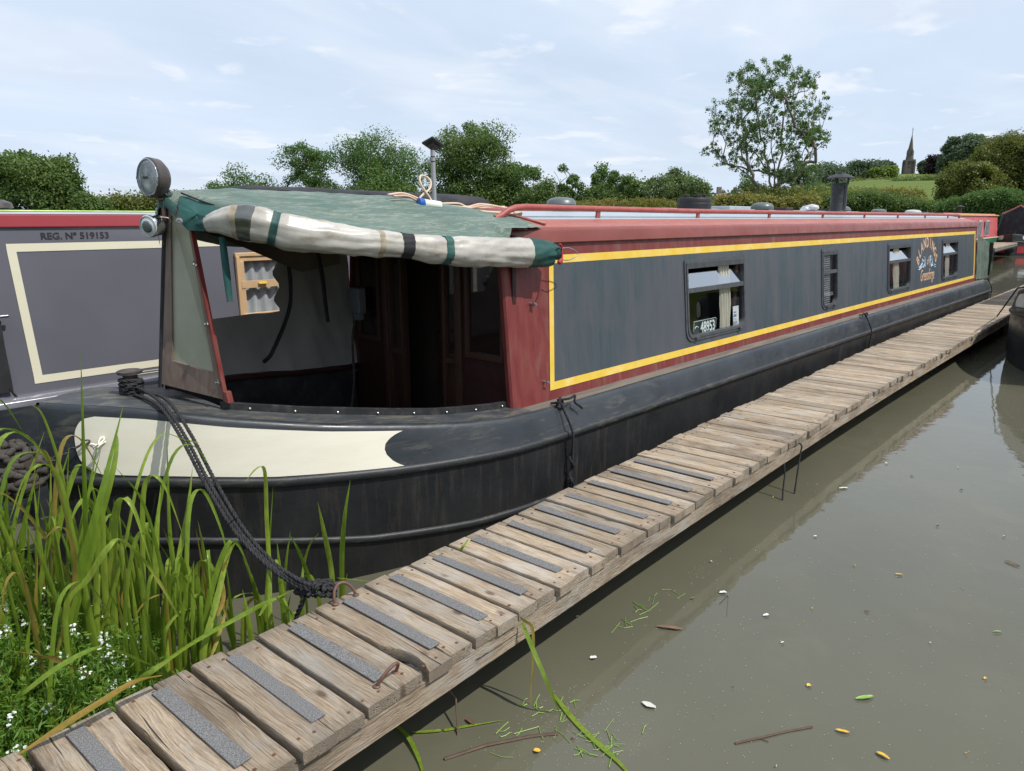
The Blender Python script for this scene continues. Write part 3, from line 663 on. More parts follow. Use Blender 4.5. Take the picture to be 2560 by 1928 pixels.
# ------------------------------------------------------------------ church and houses on the hill
def church():
    D = 480; t = PD(1965, 291, D); b0 = PD(1960, 385, D); gz = float(ground_z(b0.x, b0.y)); c = Vector((b0.x, b0.y, gz)); root = empty('church', c)
    tag(root, 'stone church tower with a tall pointed spire on the hill', 'church')
    a = math.atan2(c.y, c.x) + R(20); rot = Matrix.Rotation(a, 3, 'Z')
    W = half_w(1960, 13.5, 400, D) * 1.42; zt = PD(1960, 346, D).z
    mb = MB(); h = zt - gz
    mb.box((c.x, c.y, gz + h / 2), (W, W, h), rot)
    mb.box((c.x, c.y, gz + h * .52), (W * 1.06, W * 1.06, h * .03), rot); mb.box((c.x, c.y, zt - .3), (W * 1.13, W * 1.13, .9), rot)
    for sx_ in (-1, 1):
        for sy_ in (-1, 1):
            o = rot @ Vector((sx_ * W * .5, sy_ * W * .5, 0)); mb.box((c.x + o.x, c.y + o.y, gz + h * .45), (W * .2, W * .2, h * .9), rot)
    mb.build('tower', M['stone'], root)
    sp = MB(); sp.lathe([(W * .48, 0), (W * .44, 1.5), (.12, t.z - zt)], (c.x, c.y, zt), n=8); sp.build('spire', M['stone'], root)
    wv_ = MB(); wv_.tube([(c.x, c.y, t.z - .5), (c.x, c.y, t.z + 3.6)], .14, 5); wv_.box((c.x, c.y, t.z + 2.6), (1.6, .2, .2)); wv_.build('weathervane', M['iron'], root)
    for k in range(4):
        rk = Matrix.Rotation(a + k * math.pi / 2, 3, 'Z')
        for s_ in (-1, 1):
            m = MB(); w_, hh = W * .15, h * .2
            pr = [(-w_ / 2, 0), (w_ / 2, 0), (w_ / 2, hh * .7), (0, hh), (-w_ / 2, hh * .7)]
            vs = [rk @ Vector((W * .5 + dx, s_ * W * .17 + u, 0)) + Vector((c.x, c.y, gz + h * .66 + v)) for dx in (-.2, .12) for u, v in pr]
            m.add(vs, [(4, 3, 2, 1, 0), (5, 6, 7, 8, 9)] + [(i, (i + 1) % 5, 5 + (i + 1) % 5, 5 + i) for i in range(5)])
            m.build('belfry_opening', M['louvre'], root)
    for k in range(4):                                      # lucarnes on the spire
        m = MB(); rk = Matrix.Rotation(a + k * math.pi / 2 + math.pi / 8, 3, 'Z'); q = rk @ Vector((W * .36, 0, 0)); m.box((c.x + q.x, c.y + q.y, zt + 3.6), (.9, .9, 2.0), rk)
        m.lathe([(.7, 0), (.02, 1.5)], (c.x + q.x, c.y + q.y, zt + 4.6), n=4); m.build('spire_light', M['stone'], root)
church()
def house(cx, y, wpx, D, label, ang=.4):
    p = PD(cx, y, D); gz = float(ground_z(p.x, p.y)); W = half_w(cx, wpx, 430, D) * 1.6; Dp = W * .55; hz_ = p.z - gz; rh = min(hz_ * .5, W * .28); wh = hz_ - rh
    c = Vector((p.x, p.y, gz)); root = empty('village_house', c); tag(root, label, 'house', 'village houses')
    rot = Matrix.Rotation(math.atan2(c.y, c.x) + math.pi / 2 + ang, 3, 'Z')
    m = MB(); m.box((c.x, c.y, gz + wh / 2), (W, Dp, wh), rot); m.build('wall', M['brickwall'], root)
    m = MB(); P = [(-W / 2 - .3, -Dp / 2 - .3, wh), (W / 2 + .3, -Dp / 2 - .3, wh), (W / 2 + .3, Dp / 2 + .3, wh), (-W / 2 - .3, Dp / 2 + .3, wh), (-W / 2 - .3, 0, wh + rh), (W / 2 + .3, 0, wh + rh)]
    m.add([rot @ Vector(q) + c for q in P], [(0, 1, 5, 4), (2, 3, 4, 5), (3, 0, 4), (1, 2, 5), (3, 2, 1, 0)]); ro = m.build('roof', M['rooftile'], root)
    m = MB(); q = rot @ Vector((W * .3, 0, wh + rh)); m.box((c.x + q.x, c.y + q.y, gz + wh + rh + .3), (.8, .6, 1.6), rot); m.build('chimney', M['brickwall'], ro)
    for s_ in (-.28, .28):
        m = MB(); q = rot @ Vector((W * s_, Dp / 2 * (-1) - .02, wh * .6)); m.box((c.x + q.x, c.y + q.y, gz + q.z), (W * .14, .12, wh * .3), rot); m.build('window', M['farglass'], root)
house(1868, 399, 22, 255, 'low house roof showing over the far hedge, left of the bright tree')
house(1905, 397, 26, 262, 'low house roof showing over the far hedge, under the yellow-green tree', -.3)
house(1560, 417, 16, 150, 'distant grey roof between the willow and the ash')
house(1592, 419, 14, 155, 'distant pinkish gable just left of the ash foot', 1.2)

# ------------------------------------------------------------------ hull shapes
YC = 3.89
def hw(X, Xs, Xf, B, p=1.8, q=1.3):
    u = min(1, max(0, (X - Xs) / (Xf - Xs))); return B * (1 - (1 - u) ** p) ** (1 / q)
GZ = [(.9, 1.06), (1.0, 1.055), (1.15, 1.04), (1.29, 1.022), (1.6, .95), (2.02, .872), (2.36, .822), (2.75, .765), (3.15, .728), (3.6, .714), (18.5, .714)]
BZ = [(.9, .70), (1.05, .682), (1.4, .648), (1.77, .604), (2.35, .572), (3.1, .540), (3.6, .528), (18.5, .50)]
SZ = [(.9, .40), (1.47, .335), (2.19, .215), (2.8, .16), (3.6, .13), (18.5, .10)]
XE = 17.55
def gun_w(X):
    e = 1.0 if X < XE - .55 else math.sqrt(max(0, 1 - ((X - XE + .55) / .62) ** 2)) * .45 + .55
    return hw(X, .962, 3.3, 1.03) * (e if X > 10 else 1)
def guard_w(X):
    e = 1.0 if X < XE - .55 else math.sqrt(max(0, 1 - ((X - XE + .55) / .62) ** 2)) * .45 + .55
    return hw(X, .95, 3.3, 1.075) * (e if X > 10 else 1)
def hull_stations():
    xs = [.951 + (3.4 - .951) * (i / 46) ** 1.7 for i in range(47)] + [4, 5, 6, 8, 10, 12, 14, 16, 16.8, 17.0, 17.1, 17.2, 17.3, 17.4, 17.48, 17.53, 17.55]
    return xs
def hull_side(T, s, X):
    """points down the hull side at station X; s=-1 near, +1 far"""
    g, b = gun_w(X), guard_w(X); zg, zb, zs = interp(X, GZ), interp(X, BZ), interp(X, SZ)
    pr = [(max(0, g - .035), zg), (max(0, g - .018), zg - .004), (max(0, g - .006), zg - .014), (g, zg - .030), (lerp(g, b, .35), lerp(zg, zb, .35)), (lerp(g, b, .7), lerp(zg, zb, .7)), (b, zb + .02), (b, zb - .03),
          (b * .998, lerp(zb, zs, .5)), (b * .996, zs), (b * .99, .05), (b * .98, -.02), (b * .95, -.4)]
    return [T(X, s * w, z) for w, z in pr]
def strake_bar(mb, T, s, zc, thick, out, x0=.951):
    rows = []
    for X in hull_stations():
        if X < x0: continue
        w = guard_w(X); z = interp(X, zc) if isinstance(zc, list) else zc; row = []
        for k in range(7):
            a = -math.pi / 2 + math.pi * k / 6; row.append(T(X - (out * .7 if X < 1.3 else 0) * max(0, (1.3 - X) / .35), s * (w - .004 + out * math.cos(a) ** .6 if math.cos(a) > 1e-6 else w - .004), z + thick / 2 * math.sin(a)))
        rows.append(row)
    mb.grid(rows)
def T0(X, w, z): return (X, YC + w, z)

boat = empty('narrowboat', (9.0, YC, 0)); tag(boat, 'long narrowboat with weathered blue-grey side, yellow lines, red roof and green bow canopy', 'boat')
mb = MB()
for s in (-1, 1):
    rows = [hull_side(T0, s, X) for X in hull_stations()]
    mb.grid([r[:7] for r in rows], 0); mb.grid([r[6:9] + [r[9]] for r in rows], 1); mb.grid([r[9:] for r in rows], 1)
# stern plate
mb.add([T0(XE, s * w, z) for s, w, z in ((-1, gun_w(XE), .714), (1, gun_w(XE), .714), (1, guard_w(XE), -.4), (-1, guard_w(XE), -.4))], [(0, 1, 2, 3)], 0)
mb.build('hull', [M['hull'], M['hull_low']], boat, smooth=50)
mb = MB()
for s in (-1, 1): strake_bar(mb, T0, s, BZ, .052, .026)
mb.build('rubbing_strake', M['strake'], boat, smooth=60)
mb = MB()
for s in (-1, 1): strake_bar(mb, T0, s, SZ, .04, .02)
mb.build('rubbing_strake', M['strake'], boat, smooth=60)
# decks
mb = MB(); rows = []
for X in [x for x in hull_stations() if x <= 1.72]:
    g = max(0, gun_w(X) - .03); zg = interp(X, GZ); rows.append([T0(X, g * k / 8, zg + .018 * (1 - (k / 8) ** 2) * min(1, g * 3)) for k in range(-8, 9)])
mb.grid(rows); mb.build('fore_deck', M['deck'], boat, smooth=60)
CO = [(1.66, -.33), (1.70, -.355), (2.1, -.53), (2.5, -.69), (2.9, -.79), (3.32, -.845)]   # inner edge of the side decks
mb = MB()
for s in (-1, 1):
    rows = []
    for k in range(30):
        X = lerp(1.62, 3.36, k / 29); g = gun_w(X) - .03; c_ = -interp(X, CO); zg = interp(X, GZ); rows.append([T0(X, s * lerp(c_, g, u / 4), zg + .010 * (1 - u / 4)) for u in range(5)])
    mb.grid(rows)
mb.build('side_deck', M['deck'], boat, smooth=60)
mb = MB()
for s in (-1, 1):
    xs = [3.3, 4, 6, 8, 10, 12, 14, 16, 16.8, 17.1, 17.3, 17.45, 17.52]
    mb.grid([[T0(X, s * lerp(.86 if X < 16.6 else 0, gun_w(X) - .03, u / 3), .716 + .006 * (1 - u / 3)) for u in range(4)] for X in xs])
mb.build('gunwale_walkway', M['walk'], boat, smooth=60)
# coaming around the well
def coam(X, s, dz): return T0(X, s * -interp(X, CO) , interp(X, GZ) + dz)
mb = MB(); 
for s in (-1, 1):
    path = [coam(lerp(1.68, 3.34, k / 24), s, .0) for k in range(25)]
    rows = [[(p[0], p[1], p[2] - .02), (p[0], p[1], p[2] + .045), (p[0], p[1] - s * .02, p[2] + .050), (p[0], p[1] - s * .022, p[2] - .45)] for p in path]; mb.grid(rows)
mb.build('well_coaming', M['iron'], boat, smooth=40)
mb = MB(); cb_ = [coam(lerp(1.8, 3.25, k / 7), -1, .022) for k in range(8)]
for p in cb_: mb.lathe([(.007, 0), (.007, .004), (.003, .007)], (p[0], p[1] - .001, p[2]), (0, -1, .1), 8)
mb.build('coaming_stud', M['steel'], boat)['kind'] = 'stuff'
mb = MB(); mb.add([T0(1.6, -.5, .42), T0(3.4, -1.0, .36), T0(3.4, 1.0, .36), T0(1.6, .5, .42)], [(0, 1, 2, 3)]); mb.build('well_floor', M['deck'], boat)
# far side locker lid / red rail in the well
mb = MB(); pl = [T0(lerp(1.75, 3.36, k / 12), -interp(lerp(1.75, 3.36, k / 12), CO) - .04, interp(lerp(1.75, 3.36, k / 12), GZ) + .055) for k in range(13)]
mb.tube(pl, .022, 6); mb.build('well_handrail', M['bulk'], boat, smooth=True)

# cream bow panel
def panel_pt(X, t, off=.004):
    g, b = gun_w(X), guard_w(X); zg, zb = interp(X, GZ), interp(X, BZ)
    w = lerp(g, b, t); dX = .001; n = Vector((-(gun_w(X + dX) - gun_w(X)) / dX, 1, 0)).normalized()
    return T0(X - abs(n.x) * off, -(w + off * abs(n.y)), lerp(zg, zb, t))
mb = MB(); rows = []; NT_, NX_ = 22, 40
for j in range(NT_ + 1):
    v = j / NT_; t = lerp(.13, .90, v); u = 2 * v - 1
    xl = 1.052 + .075 * (1 - math.sqrt(max(0, 1 - abs(u) ** 2.4)))
    xr = interp(v, [(0, 2.405), (.08, 2.368), (.2, 2.330), (.35, 2.302), (.5, 2.295), (.65, 2.302), (.82, 2.330), (.93, 2.36), (1, 2.39)])
    rows.append([panel_pt(xl + (xr - xl) * (i / NX_) ** 1.45, t) for i in range(NX_ + 1)])
mb.grid(rows); mb.build('bow_panel', M['cream'], boat, smooth=True)
# fender eye on the panel with a few painted chain links
ep = Vector(panel_pt(1.13, .47, .012))
mb = MB(); 
for k in range(5):
    c = ep + Vector((-.012 * k + .02, -.008 - .006 * k, .012 - .006 * k + .01 * math.sin(k * 2))); a = [c + Vector((math.cos(q) * .015, -math.sin(k) * .008 + math.sin(q) * .006, math.sin(q + k) * .012)) for q in np.linspace(0, 6.283, 11)]
    mb.tube(a, .0045, 6, cap=False)
mb.build('fender_eye', M['cream'], boat, smooth=True)

# ------------------------------------------------------------------ cabin
CX0, CX1 = 3.32, 16.55
def side_y(z): return 3.0 + .10 * (z - .74) / 1.06
def sp_(X, z, off=0.): return (X, side_y(z) - off, z)
WINS = [(5.47, 6.57, .895, 1.555), (8.53, 9.03, .895, 1.555), (10.98, 12.08, .895, 1.555), (13.93, 15.03, .895, 1.555)]
def holed(mb, x0, x1, z0, z1, off, x0top=None):
    x0t = x0 if x0top is None else x0top
    xs = sorted({x0, x1, *[w[0] for w in WINS], *[w[1] for w in WINS]}); zs = [z0, WINS[0][2], WINS[0][3], z1]
    for i in range(len(xs) - 1):
        for j in range(3):
            xm = (xs[i] + xs[i + 1]) / 2
            if j == 1 and any(w[0] < xm < w[1] for w in WINS): continue
            def q(x, z): return sp_(x + ((x0t - x0) * (z - z0) / (z1 - z0) if x == x0 else 0), z, off)
            mb.add([q(xs[i], zs[j]), q(xs[i + 1], zs[j]), q(xs[i + 1], zs[j + 1]), q(xs[i], zs[j + 1])], [(0, 1, 2, 3)])
mb = MB(); holed(mb, CX0, CX1, .718, 1.80, 0.)
# far side, back end
yf = lambda z: 2 * YC - side_y(z)
mb.add([(CX0, yf(.72), .72), (CX1, yf(.72), .72), (CX1, yf(1.8), 1.8), (CX0, yf(1.8), 1.8)], [(3, 2, 1, 0)])
mb.add([(CX1, side_y(.72), .72), (CX1, yf(.72), .72), (CX1, yf(1.8), 1.8), (CX1, YC, 1.94), (CX1, side_y(1.8), 1.8)], [(0, 1, 2, 3, 4)])
# rolled front edge of the side
rows = [[(CX0 + .0, side_y(z), z), (CX0 - .02, side_y(z) + .004, z), (CX0 - .03, side_y(z) + .018, z), (CX0 - .026, side_y(z) + .05, z)] for z in (.718, .75, .8, 1.2, 1.8)]; mb.grid(rows)
mb.build('cabin_side', M['maroon'], boat, smooth=35)
mb = MB(); holed(mb, 3.70, 16.38, .83, 1.63, .0022, 3.765); mb.build('coach_panel', M['coach'], boat)
mb = MB()
def strip(x0, x1, z0, z1, xa=0, xb=0): mb.add([sp_(x0, z0, .004), sp_(x1, z0, .004), sp_(x1 + xb, z1, .004), sp_(x0 + xa, z1, .004)], [(0, 1, 2, 3)])
strip(3.66, 16.43, .785, .838, .004, 0); strip(3.722, 16.43, 1.612, 1.665, .004, 0); strip(3.66 + .004, 3.70 + .01, .838, 1.612, .062, .062); strip(16.36, 16.43, .838, 1.612)
mb.build('coach_line', M['yellow'], boat)
# roof
def roof_z(y): u = abs(y - YC) / .80; return 1.955 - .118 * min(1, u) ** 2.1
def roof_rows(x0, x1, ys, nx=2): return [[(lerp(x0, x1, i / nx), y, roof_z(y)) for y in ys] for i in range(nx + 1)]
EY = .585   # grey roof half width
mb = MB(); mb.grid(roof_rows(3.32, 16.6, [YC + EY * k / 8 for k in range(-8, 9)], 4)); mb.build('roof', M['roof'], boat, smooth=True)
mb = MB()
for s in (-1, 1): mb.grid(roof_rows(3.32, 16.6, [YC + s * lerp(EY, .775, k / 3) for k in range(4)], 4))
mb.build('roof_margin', M['redtop'], boat, smooth=True)
mb = MB()
for s in (-1, 1):
    pr = [(.775, roof_z(YC + .775)), (.790, roof_z(YC + .775) - .006), (.800, 1.828), (.806, 1.815), (.818, 1.748), (.812, 1.742), (.795, 1.745)]
    mb.grid([[(x, YC + s * w, z) for w, z in pr] for x in (3.30, 3.33, 6, 9, 12, 16.55, 16.62)])
    e = [(16.62, YC + s * w, z) for w, z in pr]; 
mb.build('roof_edge', M['redroof'], boat, smooth=50)
mb = MB(); rr = [YC + .80 * k / 8 for k in range(-8, 9)]
for x in (3.30, 16.62): mb = MB(); mb.grid([[(x, y, roof_z(y)) for y in rr], [(x, y, roof_z(y) - .085) for y in rr]]); mb.build('roof_end', M['redroof'], boat)
# handrails with posts
for s in (-1, 1):
    yr = YC + s * .54; zr = 1.962
    path = [(3.50, yr, roof_z(yr) - .005), (3.56, yr, 1.915), (3.62, yr, 1.948), (3.70, yr, 1.968), (3.80, yr, 1.974)] + [(x, yr, lerp(1.974, zr, min(1, (x - 3.8) / 2))) for x in (4.5, 6, 8, 10, 12, 14, 16.08)] + [(16.2, yr, 1.955), (16.25, yr, 1.93), (16.25, yr, roof_z(yr) - .01)]
    mb = MB(); mb.tube(path, .0215, 12); h = mb.build('handrail', M['rail'], boat, smooth=50)
    me = None
    for k in range(8):
        x = 4.63 + 1.535 * k
        m = MB(); z0_ = roof_z(yr) - .01
        m.hexa([(x - .028, yr - .008, z0_), (x + .018, yr - .008, z0_), (x + .018, yr + .008, z0_), (x - .028, yr + .008, z0_), (x - .018, yr - .008, 1.955), (x + .022, yr - .008, 1.955), (x + .022, yr + .008, 1.955), (x - .018, yr + .008, 1.955)])
        m.build('rail_post', M['rail'], h)
# windows
def ring(path, w, mb, d0, d1):
    """flat frame following a closed outline in (X,z); w inward width"""
    n = len(path); cx = sum(p[0] for p in path) / n; cz = sum(p[1] for p in path) / n
    inn = []
    for (x, z) in path:
        x0, x1, z0, z1 = min(p[0] for p in path), max(p[0] for p in path), min(p[1] for p in path), max(p[1] for p in path)
        inn.append((cx + (x - cx) * (1 - 2 * w / (x1 - x0)), cz + (z - cz) * (1 - 2 * w / (z1 - z0))))
    rows = [[sp_(x, z, d0) for x, z in path], [sp_(x, z, d1) for x, z in path], [sp_(x, z, d1) for x, z in inn], [sp_(x, z, d0 - .03) for x, z in inn]]
    mb.grid(rows, closev=True); return inn
def outline(x0, x1, z0, z1, rb, rt=.02, n=7):
    o = []
    for cx, cz, r, a0 in ((x1 - rb, z0 + rb, rb, -90), (x1 - rt, z1 - rt, rt, 0), (x0 + rt, z1 - rt, rt, 90), (x0 + rb, z0 + rb, rb, 180)):
        for k in range(n): a = R(a0 + 90 * k / (n - 1)); o.append((cx + r * math.cos(a), cz + r * math.sin(a)))
    return o
ZH = 1.31
for wi, (x0, x1, z0, z1) in enumerate(WINS):
    fb = MB(); 
    # filler that squares the opening behind the round corners
    ring(outline(x0 - .012, x1 + .012, z0 - .012, z1 + .012, .10), .030, fb, .003, .012)
    inn = ring(outline(x0 + .012, x1 - .012, z0 + .012, z1 - .012, .09), .022, fb, .005, .018)
    win = fb.build('window_frame', M['frame'], boat, smooth=40)
    for s in (1, -1):
        xc = x0 if s == 1 else x1; m = MB()
        pts = [(xc, z0)] + [(xc + s * (.09 - .09 * math.sin(R(a))), z0 + .09 - .09 * math.cos(R(a))) for a in (0, 18, 36, 54, 72, 90)]
        m.add([sp_(x, z, .002) for x, z in pts], [tuple(range(7)) if s == 1 else tuple(reversed(range(7)))])
        m.build('corner_fillet', M['frame'], win)
    m = MB(); m.box((0, 0, 0), (0, 0, 0)) if False else None
    zb_ = ZH if wi != 1 else 1.30
    m.hexa([sp_(x0 + .02, zb_ - .02, -.005), sp_(x1 - .02, zb_ - .02, -.005), sp_(x1 - .02, zb_ - .02, .014), sp_(x0 + .02, zb_ - .02, .014), sp_(x0 + .02, zb_ + .018, -.005), sp_(x1 - .02, zb_ + .018, -.005), sp_(x1 - .02, zb_ + .018, .014), sp_(x0 + .02, zb_ + .018, .014)])
    m.hexa([sp_(x0 + .02, z1 - .065, -.005), sp_(x1 - .02, z1 - .065, -.005), sp_(x1 - .02, z1 - .065, .015), sp_(x0 + .02, z1 - .065, .015), sp_(x0 + .02, z1 - .02, -.005), sp_(x1 - .02, z1 - .02, -.005), sp_(x1 - .02, z1 - .02, .021), sp_(x0 + .02, z1 - .02, .021)])
    m.build('glazing_bar', M['frame'], win)
    m = MB(); m.add([sp_(x0 + .02, z0 + .02, -.008), sp_(x1 - .02, z0 + .02, -.008), sp_(x1 - .02, zb_, -.008), sp_(x0 + .02, zb_, -.008)], [(0, 1, 2, 3)]); m.build('lower_pane', M['glass'], win)
    m = MB()
    if wi != 1:   # hopper vent leaning inwards from its lower edge
        zt = zb_ + .140; m.add([sp_(x0 + .03, zb_ + .018, .0), sp_(x1 - .03, zb_ + .018, .0), (x1 - .03, side_y(zt) + .045, zt), (x0 + .03, side_y(zt) + .045, zt)], [(0, 1, 2, 3)])
        m.build('hopper_pane', M['hopper'], win)
        for xx in (x0 + .03, x1 - .03): m = MB(); m.tube([sp_(xx, zb_ + .02, -.01), (xx, side_y(zt) + .045, zt)], .004, 5); m.build('hopper_stay', M['frame'], win)
    else:
        m.add([sp_(x0 + .02, zb_, -.006), sp_(x1 - .02, zb_, -.006), sp_(x1 - .02, z1 - .05, -.006), sp_(x0 + .02, z1 - .05, -.006)], [(0, 1, 2, 3)]); m.build('upper_pane', M['glass'], win)
    for xx in (x0 + .14, x1 - .14):
        m = MB(); c = Vector(sp_(xx, z0 + .012, .024)); m.box(c, (.045, .022, .020), bev=.004); m.build('hopper_catch', M['frame'], win)
    if wi != 1:
        m = MB(); xa, xb = (x0 + .66, x0 + .86) if wi == 0 else (x0 + .42, x0 + .66)
        rows = []
        for k in range(29):
            u = k / 28; x = lerp(xa, xb, u); rows.append([(x + .03 * (1 - zz) * math.sin(3 * zz + wi), side_y(lerp(z0 + .01, z1 - .01, zz)) + .034 + .012 * math.sin(u * 26 + wi) + .008 * nz(u * 6, zz * 4), lerp(z0 + .01, z1 - .01, zz)) for zz in np.linspace(0, 1, 12)])
        m.grid(rows); m.build('curtain', M['curtain'], win, smooth=True)
        m = MB(); m.box((x1 - .075 if wi == 0 else x1 - .05, side_y(1.2) + .06, (z0 + z1) / 2), (.07 if wi == 0 else .03, .02, .74)); m.build('inner_frame', M['wooddoor'], win)
        if wi == 0:
            m = MB(); m.box((x0 + .03, side_y(1.2) + .06, (z0 + z1) / 2), (.05, .02, .72)); m.build('inner_frame', M['curtain'], win)
    else:
        for k in range(26):
            z = z0 + .03 + k * .0245; m = MB(); m.box((x0 + .165, side_y(z) + .016, z), (.29, .020, .0022), Matrix.Rotation(R(-62), 3, 'X')); m.build('blind_slat', M['slatw'], win)
        m = MB(); m.box((x0 + .40, side_y(1.2) + .065, 1.2), (.09, .02, .7)); m.build('inner_frame', M['wooddoor'], win)
# lining so one looks into a dim cabin, not through a shell
mb = MB(); L0, L1 = CX0 + .35, CX1 - .05
mb.add([(L0, 4.70, .35), (L1, 4.70, .35), (L1, 4.64, 1.78), (L0, 4.64, 1.78), (L0, 3.06, .35), (L1, 3.06, .35), (L1, 3.14, 1.80), (L0, 3.14, 1.80)], [(0, 1, 2, 3), (3, 2, 6, 7), (1, 0, 4, 5), (0, 3, 7, 4), (2, 1, 5, 6)])
mb.build('cabin_lining', M['inside'], boat)
for x in (7.5, 10.0, 12.9): m = MB(); m.box((x, 3.95, 1.05), (.04, 1.3, 1.4)); m.build('partition', M['wooddoor'], boat)
# number plate and paper in the first window
w0 = empty('number_plate', (5.87, 3.02, .95)); tag(w0, 'black plate reading 48953 propped inside the first cabin window', 'number plate')
rot = Matrix.Rotation(R(84.6), 4, 'X')
pc = Vector((5.83, side_y(.985) + .022, .977)); m = MB(); m.box(pc, (.40, .006, .125), Matrix.Rotation(R(-5.4), 3, 'X')); m.build('plate', M['platebk'], w0)
m = MB()
for (dx, dz, sx_, sz_) in ((0, .060, .40, .004), (0, -.060, .40, .004), (-.198, 0, .004, .122), (.198, 0, .004, .122)): m.box(pc + Vector((dx, -.0045 + dz * .09, dz)), (sx_, .002, sz_))
m.build('plate_border', M['wlet'], w0)
text_mesh('48953', .128, M['wlet'], 'plate_number', w0, Matrix.Translation(pc + Vector((.055, -.0075, -.044))) @ rot, .0006, .003, .82)
m = MB(); a = [pc + Vector((-.15 + .03 * math.cos(t), -.0055, .0 + .016 * math.sin(t))) for t in np.linspace(.2, 3.4, 9)]; m.tube(a, .004, 5); m.build('plate_emblem', M['wlet'], w0)
pp = empty('paper_notice', (6.43, 3.03, 1.0)); tag(pp, 'white printed notice standing inside the first window right of the curtain', 'notice')
m = MB(); pq = Vector((6.43, side_y(1.01) + .02, 1.005)); m.box(pq, (.115, .002, .20), Matrix.Rotation(R(-5.4), 3, 'X')); m.build('sheet', M['paper'], pp)
m = MB()
for k, (w_, dz) in enumerate(((.05, .045), (.055, .02), (.055, .008), (.03, -.018), (.08, -.045), (.08, -.055), (.08, -.065))): m.box(pq + Vector((-.02, -.0028 + dz * .09, dz)), (w_, .0008, .008 if k < 3 else .003))
m.build('print', M['blue'], pp)

# signwriting
def side_M(x, z, rotd=0., off=.0035): return Matrix.Translation(Vector(sp_(x, z, off))) @ rot @ Matrix.Rotation(R(rotd), 4, 'Z')
cx_, cz_ = 13.02, 1.13
for k, ch in enumerate('BLANDINGS'):
    a = lerp(158, 22, k / 8); xx = cx_ + .52 * math.cos(R(a)); zz = cz_ - .03 + .38 * math.sin(R(a))
    text_mesh(ch, .215, M['orange'], 'name_letter', boat, side_M(xx, zz - .02, (a - 90) * .70), .001, .004, .86)
text_mesh('of', .17, M['orange'], 'name_letter', boat, side_M(cx_ + .02, 1.19), .001, .0, .8, .35)
text_mesh('Greensforge', .25, M['orange'], 'name_letter', boat, side_M(cx_ + .02, .95), .001, .0, .64, .35)
for s in (-1, 1):
    m = MB()
    def fl(pts, r): m.tube([Vector(sp_(cx_ + s * x, z, .004)) for x, z in pts], r, 5)
    sprl = [(.22 + (.015 + .07 * t / 7) * math.cos(t), 1.235 + (.015 + .075 * t / 7) * math.sin(t)) for t in np.linspace(0, 7, 22)]
    fl(sprl, .008); fl([(.14, 1.16), (.13, 1.22), (.15, 1.29), (.2, 1.32)], .010); fl([(.3, 1.22), (.36, 1.19), (.42, 1.17), (.49, 1.165)], .009); fl([(.30, 1.17), (.36, 1.155), (.42, 1.14), (.5, 1.13)], .009); fl([(.2, 1.15), (.26, 1.155), (.31, 1.18)], .008)
    m.build('scroll_ornament', M['scroll'], boat)

# roof furniture
def mushroom(x, y, r=.105, h=.075, mt='ventgrey'):
    m = MB(); z = roof_z(y); m.lathe([(r * .62, -.02), (r * .62, h * .45), (r * .95, h * .42), (r, h * .55), (r * .93, h * .82), (r * .7, h * 1.0), (r * .35, h * 1.08), (.002, h * 1.1)], (x, y, z), n=24); return m.build('mushroom_vent', M[mt], boat, smooth=40)
mushroom(4.86, 3.89, .125, .105); mushroom(8.72, 3.89, .135, .12); mushroom(11.55, 3.95, .15, .115); mushroom(15.2, 3.89, .14, .09, 'farwhite'); mushroom(13.4, 3.95, .12, .09)
m = MB(); m.lathe([(.170, -.02), (.170, .04), (.175, .045), (.175, .10), (.170, .105), (.174, .145), (.168, .155), (.15, .158), (.14, .05)], (7.12, 3.92, 1.95), n=28); tb = m.build('roof_bin', M['black'], boat, smooth=40)
for a in range(5): m = MB(); m.lathe([(.022, 0), (.022, .03), (.014, .035)], (7.12 + .1 * math.cos(a * 1.3), 3.92 + .1 * math.sin(a * 1.3), 2.11), n=8); m.build('bin_stud', M['black'], tb)
# chimney
cc = Vector((11.02, 3.80, roof_z(3.8))); m = MB(); m.lathe([(.17, -.01), (.17, .012), (.120, .03), (.114, .05), (.108, .06), (.105, .40), (.112, .405), (.112, .425), (.10, .43)], cc, n=28); m.tube([cc + Vector((-.05, -.112, .07)), cc + Vector((-.05, -.108, .39))], .006, 6)
ch = m.build('chimney', M['iron'], boat, smooth=40)
m = MB(); m.lathe([(.105, .500), (.182, .492), (.187, .500), (.14, .530), (.06, .556), (.055, .575), (.003, .58)], cc, n=28); m.build('chimney_cowl', M['iron'], ch, smooth=40)
for a in (40, 160, 280): m = MB(); q = cc + Vector((.105 * math.cos(R(a)), .105 * math.sin(R(a)), .46)); m.box(q, (.02, .02, .085)); m.build('cowl_strut', M['iron'], ch)
m = MB(); m.lathe([(.045, 0), (.06, .02), (.055, .09), (.02, .115)], (9.62, 3.75, 1.95), (0, -.5, .8), 18); m.build('roof_lamp', M['chrome'], boat, smooth=True)

